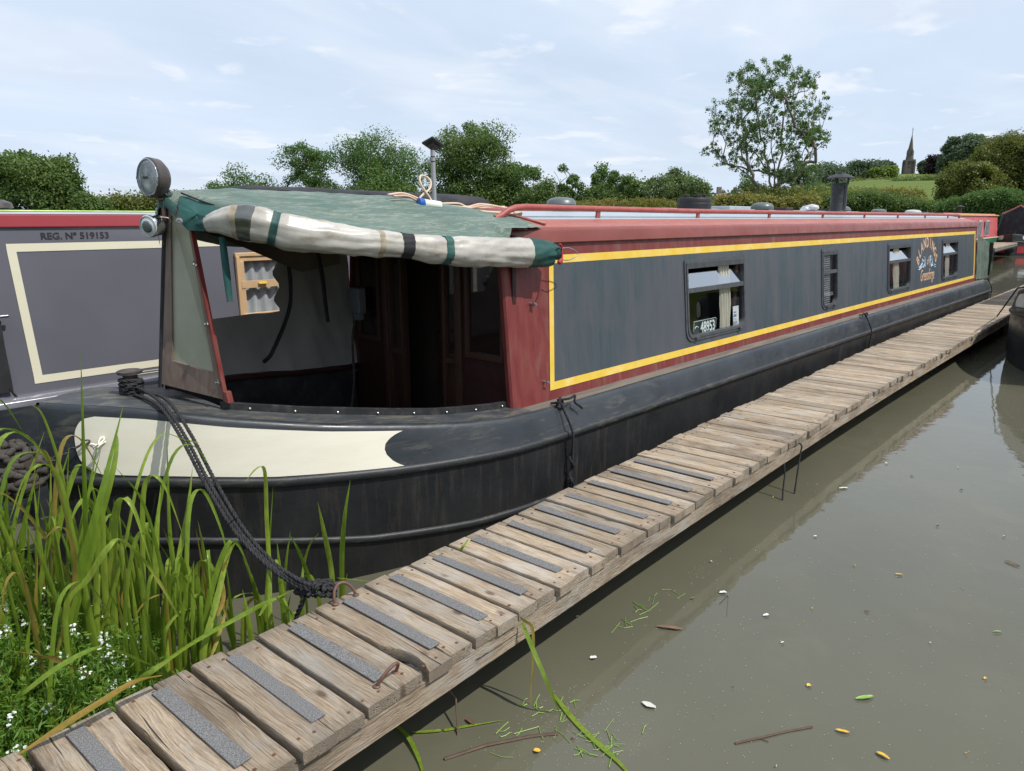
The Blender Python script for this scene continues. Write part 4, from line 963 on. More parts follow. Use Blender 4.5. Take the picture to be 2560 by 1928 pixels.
# ------------------------------------------------------------------ bow well: bulkhead, doors, cratch board, canopy
XB = 3.36
def bh(y0, y1, z0, z1, d, name, mat, parent=boat, t=.03, bev=0.):
    m = MB(); m.box((XB - d, (y0 + y1) / 2, (z0 + z1) / 2), (t, abs(y1 - y0), z1 - z0), bev=bev); return m.build(name, M[mat], parent)
bh(3.06, 3.55, .38, 1.80, -.01, 'bulkhead', 'bulk'); bh(4.30, 4.72, .38, 1.80, -.01, 'bulkhead', 'bulk'); bh(3.55, 4.30, 1.74, 1.93, -.01, 'bulkhead', 'bulk')
for y in (3.535, 4.315): bh(y - .022, y + .022, .38, 1.78, .012, 'door_post', 'woodred', bev=.004)
bh(3.50, 4.34, 1.735, 1.785, .014, 'door_head', 'woodred')
for (a, b) in ((3.56, 3.70), (4.13, 4.29)):
    d = bh(a, b, .42, 1.73, -.03, 'door_panel', 'wooddoor'); bh(a, a + .022, .42, 1.73, .0, 'door_stile', 'woodred', d); bh(b - .022, b, .42, 1.73, .0, 'door_stile', 'woodred', d)
    bh(a + .03, b - .03, 1.0, 1.68, -.012, 'door_glass', 'glass', d, .004); bh(a + .02, b - .02, .93, .97, .0, 'door_rail', 'woodred', d)
for k in range(7): bh(3.72, 4.10, .62 + k * .15, .62 + k * .15 + .143, -.30 - .004 * (k % 2), 'inner_board', 'wooddoor')
bh(3.98, 4.02, .6, 1.6, -.27, 'inner_brace', 'woodred')
for a, b in ((3.12, 3.47), (4.38, 4.66)):
    f = bh(a, a + .03, 1.0, 1.66, .012, 'side_window_frame', 'woodred'); bh(b - .03, b, 1.0, 1.66, .012, 'stile', 'woodred', f); bh(a + .03, b - .03, 1.63, 1.66, .012, 'head', 'woodred', f); bh(a + .03, b - .03, 1.0, 1.04, .012, 'sill', 'woodred', f)
    bh(a + .03, b - .03, 1.04, 1.63, .008, 'window_pane', 'glass', f, .003)
m = MB(); m.box((3.27, 4.56, 1.30), (.07, .13, .19), bev=.01); mbx = m.build('meter_box', M['greyplastic'], boat); m = MB(); m.box((3.27, 4.55, 1.18), (.05, .07, .05), bev=.006); m.build('box_gland', M['greyplastic'], mbx)
m = MB(); m.tube(spline([(3.28, 4.60, 1.18), (3.24, 4.60, 1.0), (3.2, 4.55, .7), (3.05, 4.4, .48), (2.9, 4.2, .44)], 8), .009, 6); m.build('shore_lead', M['rope_old'], boat, smooth=True)
for z, x in ((1.37, 3.52), (.855, 3.60)):      # press studs with wing screws on the red strip
    p = Vector(sp_(x, z, .0)); m = MB(); m.lathe([(.009, 0), (.009, .012), (.005, .02), (.005, .04)], p, (0.05, -1, .1), 10); m.box(p + Vector((.012, -.034, .0)), (.034, .006, .012), Matrix.Rotation(.4, 3, 'Y')); m.build('wing_screw', M['steel'], boat, smooth=40)

# cratch board: two leaves meeting in a shallow V
A_, B_, C_ = Vector((1.69, 3.53, 1.0)), Vector((1.53, 3.89, 1.055)), PY(362, 430, 3.89)
D_ = PY(411, 476, 3.655)
def mir(p): return Vector((p.x, 2 * YC - p.y, p.z))
for s in (0, 1):
    q = [A_, B_, C_, D_] if s == 0 else [mir(v) + Vector((.17 if v in (A_, D_) else 0, 0, 0)) for v in (A_, B_, C_, D_)]
    a, b, c, d = q
    def at(u, v, o=0.): 
        p = a.lerp(b, u).lerp(d.lerp(c, u), v); n = (b - a).cross(d - a).normalized() * (1 if s == 0 else -1); return p - n * -o * -1
    brd = MB(); U = [0, .085, .80, 1]; V_ = [0, .145, .94, 1]
    for i in range(3):
        for j in range(3):
            if i == 1 and j == 1: continue
            for o in (-.012, .012):
                qd = [at(U[i], V_[j], o), at(U[i + 1], V_[j], o), at(U[i + 1], V_[j + 1], o), at(U[i], V_[j + 1], o)]; brd.add(qd, [(0, 1, 2, 3)])
    for (u0, v0, u1, v1) in ((0, 0, 1, 0), (0, 0, 0, 1), (1, 0, 1, 1), (0, 1, 1, 1), (U[1], V_[1], U[2], V_[1]), (U[1], V_[1], U[1], V_[2]), (U[2], V_[1], U[2], V_[2])):
        brd.add([at(u0, v0, -.012), at(u1, v1, -.012), at(u1, v1, .012), at(u0, v0, .012)], [(0, 1, 2, 3)])
    cb2 = brd.build('cratch_board', M['boardwood' if s == 0 else 'blackcloth'], boat)
    m = MB(); m.add([at(U[1], V_[1]), at(U[2], V_[1]), at(U[2], V_[2]), at(U[1], V_[2])], [(0, 1, 2, 3)]); m.build('fogged_pane', M['fog'], cb2)
    m = MB(); m.hexa([at(-.030, -.01, -.014), at(.0, -.01, -.014), at(.0, -.01, .014), at(-.030, -.01, .014), at(-.040, 1.0, -.014), at(0, 1.0, -.018), at(0, 1.0, .018), at(-.055, 1.0, .018)]); m.build('edge_trim', M['maroon'], cb2)
    if s == 0:
        m = MB(); m.hexa([at(-.09, -.012, -.02), at(-.045, -.012, -.02), at(-.045, -.012, .02), at(-.09, -.012, .02), at(-.085, .05, -.02), at(-.045, .05, -.02), at(-.045, .05, .02), at(-.085, .05, .02)]); m.build('trim_block', M['maroon'], cb2)
        for v in (.10, .43, .76):
            p = at(.02, v, .016); m = MB(); m.lathe([(.006, 0), (.006, .02), (.003, .024)], p, (-.9, -.5, 0), 8); m.box(p + Vector((-.012, -.014, 0)), (.006, .012, .036), Matrix.Rotation(v * 3, 3, 'X')); m.box(p + Vector((-.01, -.012, 0)), (.008, .028, .006)); m.build('turn_catch', M['steel'], cb2)
        m = MB()
        for v in (.2, .55, .85): m.box(at(1.02, v, 0), (.012, .012, .01))
        m.build('edge_stud', M['steel'], cb2)['kind'] = 'stuff'
m = MB(); m.tube([B_ + Vector((-.008, 0, -.02)), C_ + Vector((-.008, 0, .01))], .014, 8); m.build('cratch_stem_post', M['blackcloth'], boat)
m = MB(); m.box(((C_.x + 3.36) / 2, YC, 1.985), (3.34 - C_.x, .09, .028)); m.build('ridge_plank', M['boardwood'], boat)

# roll path, told by its bearings
RP = [(418, 488, 3.62, .020), (440, 486, 3.56, .036), (470, 480, 3.49, .058), (505, 478, 3.43, .085), (535, 480, 3.38, .098), (575, 489, 3.32, .096), (620, 501, 3.27, .100), (670, 509, 3.22, .090), (720, 516, 3.18, .086),
      (790, 524, 3.13, .078), (870, 531, 3.09, .076), (930, 538, 3.06, .084), (1000, 544, 3.03, .094), (1070, 545, 3.00, .096), (1140, 546, 2.975, .095), (1172, 547, 2.965, .092), (1188, 548, 2.96, .088)]
ctr = [PY(a, b, c) for a, b, c, r in RP]
def roll_c(px):
    for i in range(len(RP) - 1):
        if px <= RP[i + 1][0] or i == len(RP) - 2:
            t = (px - RP[i][0]) / (RP[i + 1][0] - RP[i][0]); return ctr[i].lerp(ctr[i + 1], t), lerp(RP[i][3], RP[i + 1][3], t)
def roll_pt(px, th, k=1.):
    c, r = roll_c(px); c2, _ = roll_c(min(1187.9, px + 4)); c1, _ = roll_c(max(418.1, px - 4)); T = (c2 - c1).normalized(); u = Vector((0, 0, 1)); u = (u - T * u.dot(T)).normalized(); w = T.cross(u)
    s = c.x
    lum = 1.00 + .05 * nz(s * 3.1, math.cos(th) * 1.2, math.sin(th) * 1.2) + .05 * nz(s * 8 + 5, math.cos(th) * 1.4 + 3, math.sin(th) * 1.4) - .20 * abs(nz(s * 2.4 + .9 * math.sin(th), math.cos(th) * 2.3, math.sin(th) * 2.3)) - .13 * abs(nz(s * 7.5 - math.cos(th) * 1.8, math.cos(th) * 1.6 + 7, math.sin(th) * 1.6)) + .008 * nz(s * 40, math.cos(th) * 3, math.sin(th) * 3)
    sag = 1.0 - .16 * math.exp(-((px - 880) / 26) ** 2) - .12 * math.exp(-((px - 592) / 16) ** 2) - .10 * math.exp(-((px - 962) / 20) ** 2)
    rr = r * lum * sag * k
    return c + (u * math.cos(th) * rr * .97 + w * math.sin(th) * rr * .74)
def roll_part(p0, p1, name, mat, k=1., n=None, capend=False, parent=None):
    n = n or max(2, int((p1 - p0) / 3)); m = MB(); rows = [[roll_pt(lerp(p0, p1, i / n), 2 * math.pi * j / 40, k) for j in range(40)] for i in range(n + 1)]
    m.grid(rows, closev=True)
    if capend:
        o = len(m.v) - 40; m.f.append(tuple(range(o, o + 40))); m.mi.append(0)
    return m.build(name, M[mat], parent or boat, smooth=True)
roll = roll_part(446, 1141, 'rolled_side_cover', 'vinyl', n=330)
roll_part(418, 447, 'roll_green_end', 'canvas_dark', 1.01, parent=roll)
roll_part(1140, 1188, 'roll_green_end', 'canvas_dark', 1.015, capend=True, parent=roll)
roll_part(517, 550, 'clear_window_fold', 'clearvinyl', 1.012, parent=roll).data.materials[0] = M['clearvinyl']
roll_part(505, 518, 'seam_tape', 'tape', 1.018, parent=roll); roll_part(812, 824, 'seam_tape', 'tape', 1.015, parent=roll)
roll_part(864, 888, 'zip_strap', 'blackcloth', 1.07, parent=roll); roll_part(584, 600, 'roll_strap', 'canvas_dark', 1.06, parent=roll); roll_part(954, 969, 'roll_strap', 'canvas_dark', 1.07, parent=roll)
e0, er = roll_c(1187)
m = MB(); m.tube([e0 + Vector((-.02, .01, .02)), e0 + Vector((.03, .0, .01)), e0 + Vector((.085, -.005, -.005))], [.05, .052, .04], 14); m.build('roll_core', M['canvas_dark'], roll, smooth=True)
m = MB(); m.tube(spline([e0 + Vector((.0, -.08, .06)), e0 + Vector((.055, -.05, .045)), e0 + Vector((.065, -.05, -.02)), e0 + Vector((.02, -.085, -.05))], 6), .006, 6); m.lathe([(.013, -.01), (.016, 0), (.013, .01)], e0 + Vector((.0, -.082, -.05)), (0, 1, 0), 8); m.build('red_cord', M['redcord'], roll, smooth=True)
m = MB(); lp = spline([e0 + Vector((.09, -.02, .03)), e0 + Vector((.16, -.03, .03)), e0 + Vector((.235, -.03, .005)), e0 + Vector((.24, -.03, -.02)), e0 + Vector((.16, -.03, -.045)), e0 + Vector((.085, -.02, -.04))], 6); m.tube(lp, .0035, 5); m.build('string_loop', M['steel'], roll, smooth=True)

# canopy cloth
NCT, NCS = 90, 28
def ridge(t):
    X = lerp(C_.x - .03, 3.70, t); return Vector((X, YC, interp(X, [(1.6, 2.030), (2.0, 2.058), (2.6, 2.05), (3.0, 2.045), (3.35, 2.01), (3.7, 1.972)])))
def eave(t):
    X = lerp(C_.x + .03, 3.66, t)
    if X > 3.3: 
        k = (X - 3.3) / .36; a = eave_x(3.3); return Vector((X, lerp(a.y, 3.082, k), lerp(a.z, 1.815, k)))
    return eave_x(X)
def eave_x(X):
    pts = [(c.x, c.y, c.z + r * .75) for c, (_, _, _, r) in zip(ctr, RP)]
    pts = [(C_.x + .03, 3.66, PY(404, 488, 3.66).z)] + [p for p in pts if p[0] > C_.x + .06]
    return Vector((X, interp(X, [(p[0], p[1]) for p in pts]) + .02, interp(X, [(p[0], p[2]) for p in pts])))
def canopy_rows(s, off):
    rows = []
    for i in range(NCT + 1):
        t = i / NCT; a, b = ridge(t), eave(t); ex = lerp(1.12, 2.0, sstep(0.1, .95, t)); row = []
        for j in range(NCS + 1):
            v = j / NCS; x = lerp(a.x, b.x, v); y = lerp(a.y, b.y, v); z = a.z - (a.z - b.z) * v ** ex
            if x > 3.28: z = max(z, roof_z(y) + .007 + .004 * nz(x * 20, y * 20))
            else: z += .010 * nz(x * 3.2, y * 4 + s * 9, 1.) * min(1, v * 4) * min(1, (1 - t) * 6) + .006 * nz(x * 9 + y * 5, y * 11 + s * 9, 2.) - .018 * math.sin(math.pi * v) * math.sin(math.pi * min(1, t * 1.2))
            yy = y if s < 0 else 2 * YC - y
            row.append((x, yy, z - off))
        rows.append(row)
    return rows
for s in (-1, 1):
    m = MB(); rows = canopy_rows(s, 0.)
    if s > 0:   # far side: short hanging hem
        rows = [r + [(r[-1][0], r[-1][1] + .012, r[-1][2] - .05), (r[-1][0], r[-1][1] + .012, r[-1][2] - .11)] for r in rows]
    m.grid(rows); cvs = m.build('canopy_cloth', M['canvas'], boat, smooth=True)
    m = MB(); m.grid(canopy_rows(s, .009)[:-8]); m.build('canopy_lining', M['under'], cvs, smooth=True)
    m = MB(); rows = canopy_rows(s, 0)      # front hem turned down over the board
    fr = rows[0]; hem = [[(p[0] + .004, p[1], p[2] + .001) for p in fr], [(p[0] - .016, p[1], p[2] - .012 + .004 * nz(p[1] * 30)) for p in fr], [(p[0] - .016, p[1], p[2] - .05 - .012 * nz(p[1] * 14, 3) - (.02 if k < 5 else 0)) for k, p in enumerate(fr)]]
    m.grid(hem); m.build('canopy_hem', M['canvas_dark'], cvs, smooth=True)
# turquoise corner gusset hanging in front of the roll
gp = [PY(388, 424, 3.80), PY(440, 428, 3.70), PY(505, 452, 3.46), PY(470, 475, 3.46), PY(440, 500, 3.545), PY(405, 497, 3.63), PY(390, 480, 3.66), PY(386, 450, 3.72)]
cg = sum(gp, Vector()) / len(gp) + Vector((-.008, -.014, 0)); m = MB(); gr = []
for k in range(len(gp) * 6):
    i = k // 6; p = gp[i].lerp(gp[(i + 1) % len(gp)], (k % 6) / 6); gr.append(p)
rows = [[p.lerp(cg, q) + Vector((-.01, -.013, 0)) * (.25 + math.sin(q * 1.57)) + Vector((0, -.01 * nz(p.x * 25, p.z * 25, q * 3), 0)) for p in gr] for q in (0, .15, .3, .5, .7, .85, .99)]
m.grid(rows, closev=True); m.build('corner_gusset', M['canvas_dark'], boat, smooth=True)
m = MB(); m.tube(spline([PY(392, 420, 3.80) + Vector((-.005, -.01, .006)), PY(450, 443, 3.62) + Vector((0, -.012, .006)), PY(520, 468, 3.44) + Vector((0, -.01, .02))], 8), .0045, 6); m.build('canopy_seam', M['blackcloth'], boat, smooth=True)
for (a, b, yy) in ((372, 417, 3.86), (393, 478, 3.64)):
    p = PY(a, b, yy) + Vector((-.022, -.022, 0)); m = MB(); m.lathe([(.016, 0), (.016, .004), (.008, .006), (.007, .001)], p, (-.6, -1, 0), 14); m.build('eyelet', M['steel'], boat, smooth=40)
# hanging straps
def ribbon(pts, w, name, mat):
    m = MB(); P = spline(pts, 6); N = len(P); rows = []
    for i, p in enumerate(P):
        ww = w * (.5 + .5 * math.sin(math.pi * (.25 + .6 * i / N))); rows.append([p + Vector((-ww / 2, 0, 0)), p + Vector((ww / 2, -.004, 0)), p + Vector((ww / 2, .002, 0)), p + Vector((-ww / 2, .006, 0))])
    m.grid(rows, closev=True); return m.build(name, M[mat], boat, smooth=True)
ribbon([PY(480, 512, 3.50), PY(486, 560, 3.48), PY(492, 610, 3.47), PY(497, 652, 3.46)], .034, 'hanging_strap', 'canvas_dark')
ribbon([(2.98, 4.60, 1.66), (3.0, 4.59, 1.5), (3.01, 4.585, 1.3), (3.02, 4.58, 1.16)], .03, 'hanging_strap', 'blackcloth')
# far side curtain, part let down
def fcur(X, z):
    c0_ = YC - interp(X, CO) - .03; top = 2 * YC - eave(min(1, max(0, (X - C_.x) / (3.66 - C_.x)))).y; zb_ = interp(X, GZ) + .06
    v = (z - zb_) / (1.8 - zb_); return (X, lerp(c0_, top, min(1, max(0, v))) + .022 * nz(X * 4, z * 2) + .016 * nz(X * 11 + z * 3, z * 2.5) + .01 * abs(nz(X * 7 - z * 6, z * 5)), z)
m = MB(); rows = []
for i in range(40):
    X = lerp(1.80, 3.34, i / 39); zb_ = interp(X, GZ) + .075; zt = 1.29 - .035 * (X - 2) + .008 * nz(X * 6)
    rows.append([fcur(X, lerp(zb_, zt, j / 10)) for j in range(11)])
m.grid(rows)
rows = []
for j in range(24):
    z = lerp(1.2, 1.86, j / 23); xl = 2.655 + .05 * (z - 1.25) + .028 * math.sin(z * 36) * sstep(1.2, 1.3, z) + .018 * nz(z * 9, 4) + .14 * sstep(1.62, 1.78, z)
    rows.append([fcur(lerp(xl, 3.34, i / 20), z) for i in range(21)])
m.grid(rows); fc = m.build('far_side_curtain', M['cloth_inside'], boat, smooth=True)
m = MB(); zp = [Vector(fcur(x, z)) + Vector((0, -.012, 0)) for x, z in ((2.86, 1.68), (2.80, 1.60), (2.79, 1.45), (2.77, 1.3), (2.70, 1.17), (2.62, 1.07), (2.54, .98), (2.47, .95))]; m.tube(spline(zp, 6), [.013] * (7 * 6 + 1), 6); m.build('curtain_zip', M['blackcloth'], fc, smooth=True)

m = MB(); rows = []
fl_ = [(1.72, None, 4.20, (432, 500)), (2.0, None, 4.36, (470, 512)), (2.2, None, 4.46, (515, 530)), (2.5, None, 4.58, (590, 562)), (2.75, None, 4.66, (650, 588)), (3.0, None, 4.71, (690, 580)), (3.32, None, 4.75, (735, 570))]
for (xx, _, yy, (a_, b_)) in fl_:
    lo = PY(a_, b_, yy); e_ = eave(min(1, max(0, (lo.x - C_.x) / (3.66 - C_.x)))); hi = Vector((lo.x, 2 * YC - e_.y, e_.z)); rows.append([hi.lerp(lo, v) + Vector((0, .01 * nz(lo.x * 5, v * 3), 0)) for v in (0, .25, .5, .75, 1)])
m.grid(rows); m.build('far_side_flap', M['under'], boat, smooth=True)

# lamps at the cratch top
def lamp(c, n, r, depth, mats, name, bezel):
    c = Vector(c); n = Vector(n).normalized(); m = MB()
    m.lathe([(r * .30, -depth * 1.05), (r * .72, -depth), (r * .96, -depth * .62), (r, -depth * .1), (r * 1.0, .0), (r * .94, .006), (r * .90, .002)], c, n, 40); L = m.build(name, M[mats], boat, smooth=40)
    m = MB(); m.lathe([(r * .88, -.012), (r * .6, -depth * .45), (r * .25, -depth * .6), (.003, -depth * .62)], c, n, 32, cap=False); m.build('reflector', M['refl'], L, smooth=True)
    m = MB(); m.lathe([(r * .90, .0), (r * .75, .008), (r * .4, .014), (.003, .016)], c, n, 32, cap=False); m.build('lens', M['lens'], L, smooth=True)
    m = MB(); m.lathe([(r * .885, .002), (r * .93, .008), (r * .90, .010)], c, n, 40, cap=False); m.build('bezel', M[bezel], L, smooth=True); return L
hn = Vector((-math.cos(R(10)), -math.sin(R(10)), .02)); hc = PY(321, 384, 3.87)
HL = lamp(hc, hn, .098, .075, 'brownmetal', 'headlamp', 'chrome')
ux = hn.cross(Vector((0, 0, 1))).normalized()
for k in range(-9, 10):     # moulded flutes of the lens
    h = math.sqrt(max(0, .083 ** 2 - (k * .0088) ** 2)); m = MB() if k == -9 else m
    m.tube([hc + ux * k * .0088 + hn * .010 + Vector((0, 0, -h)), hc + ux * k * .0088 + hn * .017, hc + ux * k * .0088 + hn * .010 + Vector((0, 0, h))], .0011, 4, cap=False)
m.build('lens_flutes', M['ventgrey'], HL)['kind'] = 'stuff'
m = MB(); m.box(hc + hn * .019, (.004, .036, .010), Matrix.Rotation(R(10), 3, 'Z')); m.build('lamp_badge', M['iron'], HL)
sn = Vector((-math.cos(R(26)), -math.sin(R(26)), -.10)).normalized(); sc_ = PY(322, 489, 3.85)
SL = lamp(sc_, sn, .056, .075, 'chrome', 'chrome_spotlamp', 'white')
m = MB(); m.lathe([(.030, .014), (.022, .017), (.003, .018)], sc_, sn, 20); m.build('lamp_centre', M['ventgrey'], SL, smooth=True)
m = MB(); bp = PY(352, 428, 3.88)
m.tube([hc + Vector((.055, .0, -.085)), bp + Vector((-.005, 0, .01))], .014, 8); m.box(bp + Vector((0, 0, -.005)), (.07, .05, .008)); m.tube([bp + Vector((-.01, -.02, 0)), bp + Vector((.12, -.05, -.012))], .005, 5); m.build('lamp_bracket', M['rust'], boat, smooth=40)
m = MB(); m.box(PY(354, 455, 3.87), (.010, .03, .11)); m.tube([PY(352, 470, 3.87), sc_ + Vector((.06, .01, .045))], .008, 6); m.build('spotlamp_bracket', M['rust'], boat)
m = MB(); m.tube(spline([bp + Vector((.01, -.02, -.01)), bp + Vector((.05, -.04, -.04)), bp + Vector((.06, -.03, -.08)), bp + Vector((.02, -.03, -.06))], 5), .0022, 5); m.tube(spline([sc_ + Vector((.06, .0, .045)), sc_ + Vector((.09, -.02, .04)), sc_ + Vector((.11, -.01, .02))], 5), .003, 5); m.build('lamp_wire', M['pole'], boat)['kind'] = 'stuff'

# ------------------------------------------------------------------ ropes
def rope(mb, path, r, mi=0, step=None, ph=0.):
    P = [Vector(p) for p in path]; L = [0.]
    for a, b in zip(P, P[1:]): L.append(L[-1] + (b - a).length)
    tot = L[-1]; step = step or r * 1.1; n = max(3, int(tot / step)); Q = []; k = 0
    for i in range(n + 1):
        s = tot * i / n
        while k < len(L) - 2 and L[k + 1] < s: k += 1
        Q.append(P[k].lerp(P[k + 1], (s - L[k]) / max(1e-9, L[k + 1] - L[k])))
    u = None; fr = []
    for i in range(n + 1):
        T = (Q[min(i + 1, n)] - Q[max(i - 1, 0)]).normalized(); u = T.orthogonal() if u is None else u - T * u.dot(T); u = u.normalized() if u.length > 1e-6 else T.orthogonal(); fr.append((u, T.cross(u)))
    for st in range(3):
        pth = []
        for i, (q, (a, b)) in enumerate(zip(Q, fr)):
            an = ph + st * 2.094 + (tot * i / n) / (r * 7.) * 6.283; pth.append(q + (a * math.cos(an) + b * math.sin(an)) * r * .52)
        mb.tube(pth, r * .56, 5, cap=True, mi=mi)
stud = Vector((1.37, 3.87, 1.015))
ringL = PZ(722, 1268, .445)
ts = MB(); ts.lathe([(.040, -.01), (.036, .0), (.034, .115), (.036, .118), (.058, .120), (.060, .134), (.052, .138)], stud, n=20); ts.build('mooring_stud', M['studiron'], boat, smooth=40)
def wp(x, y, Y): return PY(x, y, Y)
mr = MB()
for j, (o1, o2) in enumerate(((0, -2), (-9, 12), (6, -12))):
    pth = spline([wp(272, 838 + j * 6, 3.86), wp(300 + o2 * .4, 838 + j * 8, 3.80), wp(352 + o2 * .6, 872 + o1, 3.52), wp(400 + o2 * .8, 940 + o1 * .7, 3.26), wp(455 + o2 * .8, 1045 + o1 * .7, 2.98), wp(520 + o2 * .7, 1150 + o1 * .5, 2.75), wp(585 + o2 * .5, 1220 + o1 * .5, 2.58), wp(640, 1258 + o1, 2.47), wp(670, 1270 + o1 * .5, 2.43)], 10)
    rope(mr, pth, .0088, ph=j)
for k in range(5):     # turns about the stud
    zz = stud.z + .018 + .017 * k; rope(mr, [stud + Vector((math.cos(a) * .049, math.sin(a) * .049, zz - stud.z + .006 * math.sin(a + k))) for a in np.linspace(0, 6.283, 26)], .0105, ph=k)
rope(mr, spline([stud + Vector((-.05, 0, .02)), stud + Vector((-.03, -.05, .06)), stud + Vector((.04, -.04, .08)), stud + Vector((.05, .02, .03))], 8), .0105)
kn = PZ(672, 1272, .42)
kv = PZ(712, 1268, .44) - PZ(640, 1262, .44)
g = random.Random(3)
for k in range(7):         # the knot at the ring: overlapping bights
    c = kn + kv * (k / 6 - .42) + Vector((0, 0, .008 * (k % 2))); ax = kv.normalized(); b1 = ax.cross(Vector((0, 0, 1))).normalized(); b2 = ax.cross(b1)
    pts = [c + (b1 * math.cos(a) * (.026 + .005 * (k % 3)) + b2 * math.sin(a) * (.024 + .004 * (k % 2))) + ax * (.018 * math.sin(a + k) + .006 * math.sin(2 * a)) for a in np.linspace(0, 6.0, 22)]
    rope(mr, pts, .0108, ph=k)
rope(mr, spline([kn + kv * -.4, kn + kv * -.2 + Vector((-.02, -.02, -.03)), kn + kv * -.25 + Vector((-.03, 0, -.10)), kn + kv * -.35 + Vector((-.04, .02, -.19)), kn + kv * -.5 + Vector((-.05, .04, -.26))], 8), .0105)
rope(mr, spline([kn + kv * .3, kn + kv * .5 + Vector((0, -.01, .012)), kn + kv * .62, kn + kv * .5 + Vector((0, .02, -.012))], 8), .0105)
o = mr.build('mooring_rope', M['rope'], smooth=True); tag(o, 'doubled black mooring rope from the bow stud to the knot on the pontoon ring', 'rope')
def hang_rope(x, name_lab, seed, loop=True):
    m = MB(); w = YC - guard_w(x) - .045; wg = YC - gun_w(x); g = random.Random(seed); top = Vector((x - .03, wg + .02, .735))
    rope(m, spline([(x - .05, wg + .06, .73), (x - .04, wg - .01, .742), (x - .03, wg - .03, .70), (x - .01, w - .0, .56), (x + .0, w + .005, .42), (x + .01, w + .02, .28), (x + .0, w + .03, .10)], 8), .0085)
    if loop:
        rope(m, spline([(x - .035, wg + .02, .755), (x + .03, wg - .03, .762), (x + .10, wg - .02, .768), (x + .085, wg - .03, .73), (x + .12, wg - .04, .70), (x + .145, wg - .05, .678)], 7), .0085)
        rope(m, [top + Vector((math.cos(a) * .028, -.02 + .012 * math.sin(a * 2), .0 + math.sin(a) * .035)) for a in np.linspace(0, 6.283, 18)], .0095)
        rope(m, [Vector((x + .0 + math.cos(a) * .014, w + .01 + .012 * math.sin(a), .43 - .02 * a)) for a in np.linspace(0, 14, 60)], .0075)
        rope(m, [Vector((x + .0 + math.cos(a) * .018, w + .02 + .014 * math.sin(a), .22 + .01 * math.cos(a * 1.7))) for a in np.linspace(0, 12, 40)], .009)
    else:
        rope(m, [Vector((x + math.cos(a) * .03, wg - .01, .735 + math.sin(a) * .025)) for a in np.linspace(0, 6.283, 16)], .012)
        rope(m, spline([(x, wg, .74), (x - .08, wg + .0, .76), (x - .14, wg - .01, .735)], 6), .01)
    o = m.build('gunwale_rope', M['rope'], smooth=True); tag(o, name_lab, 'rope', 'ropes hanging from the gunwale')
hang_rope(3.62, 'black knotted rope hanging from the gunwale just right of the red cabin corner', 1)
hang_rope(9.62, 'black rope hanging over the gunwale below and between the narrow and third windows', 2, False)
hang_rope(16.95, 'black rope looped over the gunwale near the stern', 3, False)
# bow fender
fe = empty('bow_fender', (.80, 3.9, .75)); tag(fe, 'woven rope bow fender hanging off the stem at the left edge', 'fender')
fm = MB(); g = random.Random(9)
fcn = Vector((.79, 3.93, .76))
for k in range(230):
    a = g.uniform(0, 6.283); zt = g.uniform(-1, 1); rr = math.sqrt(1 - min(.999, abs(zt)) ** 3); p = fcn + Vector((math.cos(a) * .150 * rr, math.sin(a) * .27 * rr, zt * .105))
    d = Vector((-math.sin(a), math.cos(a), g.uniform(-.9, .9))).normalized(); nn = Vector((math.cos(a), math.sin(a), zt * .6)).normalized()
    fm.tube([p - d * .026 - nn * .010, p - d * .012 + nn * .006, p + d * .012 + nn * .006, p + d * .026 - nn * .010], [.010, .0145, .0145, .010], 7)
fm.lathe([(.02, -.1), (.12, -.08), (.135, 0), (.12, .08), (.02, .1)], fcn, n=16)
fm.build('woven_rope_body', M['rope_old'], fe, smooth=True)
m = MB(); a = Vector(panel_pt(1.10, .45, .01)); b = fcn + Vector((.10, -.16, .02))
for k in range(7):
    c = a.lerp(b, (k + .5) / 7); d = (b - a).normalized(); side = (d.cross(Vector((0, 0, 1))) if k % 2 else d.cross(Vector((0, 0, 1))).cross(d)).normalized()
    m.tube([c + d * math.cos(q) * .020 + side * math.sin(q) * .010 for q in np.linspace(0, 6.283, 13)], .0035, 6, cap=False)
m.build('fender_chain', M['iron'], fe, smooth=True)

# ------------------------------------------------------------------ stern of the boat
st = MB(); rows = []
for i in range(17):
    u = i / 16; X = lerp(16.62, 17.42, u); rows.append([(X, 3.0 - .05 * u + .075 * v * (1 - .4 * u) + .010 * nz(u * 5, v * 3), lerp(.74, lerp(1.60, 1.42, u), v)) for v in np.linspace(0, 1, 14)])
st.grid(rows); st.build('stern_canvas', M['sterncanvas'], boat, smooth=True)
m = MB(); m.grid([[(17.46 + .02 * nz(j), lerp(2.93, 4.6, i / 8), lerp(.78, 1.43 + .03 * nz(i, j), j / 6)) for j in range(7)] for i in range(9)]); m.grid([[(lerp(16.7, 17.36, u), lerp(3.08, 4.6, v), 1.46 + .05 * nz(u * 4, v * 4)) for v in np.linspace(0, 1, 6)] for u in (0, .5, 1)]); m.build('stern_cover', M['blackcloth'], boat, smooth=True)
m = MB(); m.tube([(16.9, 3.2, 1.44), (16.9, 3.2, 1.60), (17.25, 3.25, 1.60), (17.25, 3.25, 1.44)], .016, 8); m.build('stern_rail', M['iron'], boat, smooth=40)
m = MB()
for k in range(7): m.box((17.12 , YC - guard_w(17.12) - .012, .33 + .05 * k), (.16, .008, .014))
m.build('louvre_vent', M['strake'], boat)['kind'] = 'stuff'
m = MB(); rows = []
for X in (17.36, 17.42, 17.47, 17.52, 17.545): rows.append([T0(X, -(lerp(gun_w(X), guard_w(X), t) + .004), lerp(.70, .52, t)) for t in (0, .5, 1)] + [T0(X, -(guard_w(X) + .03), .5), T0(X, -(guard_w(X) * .998 + .004), .40)])
m.grid(rows); m.build('stern_panel', M['cream'], boat, smooth=True)

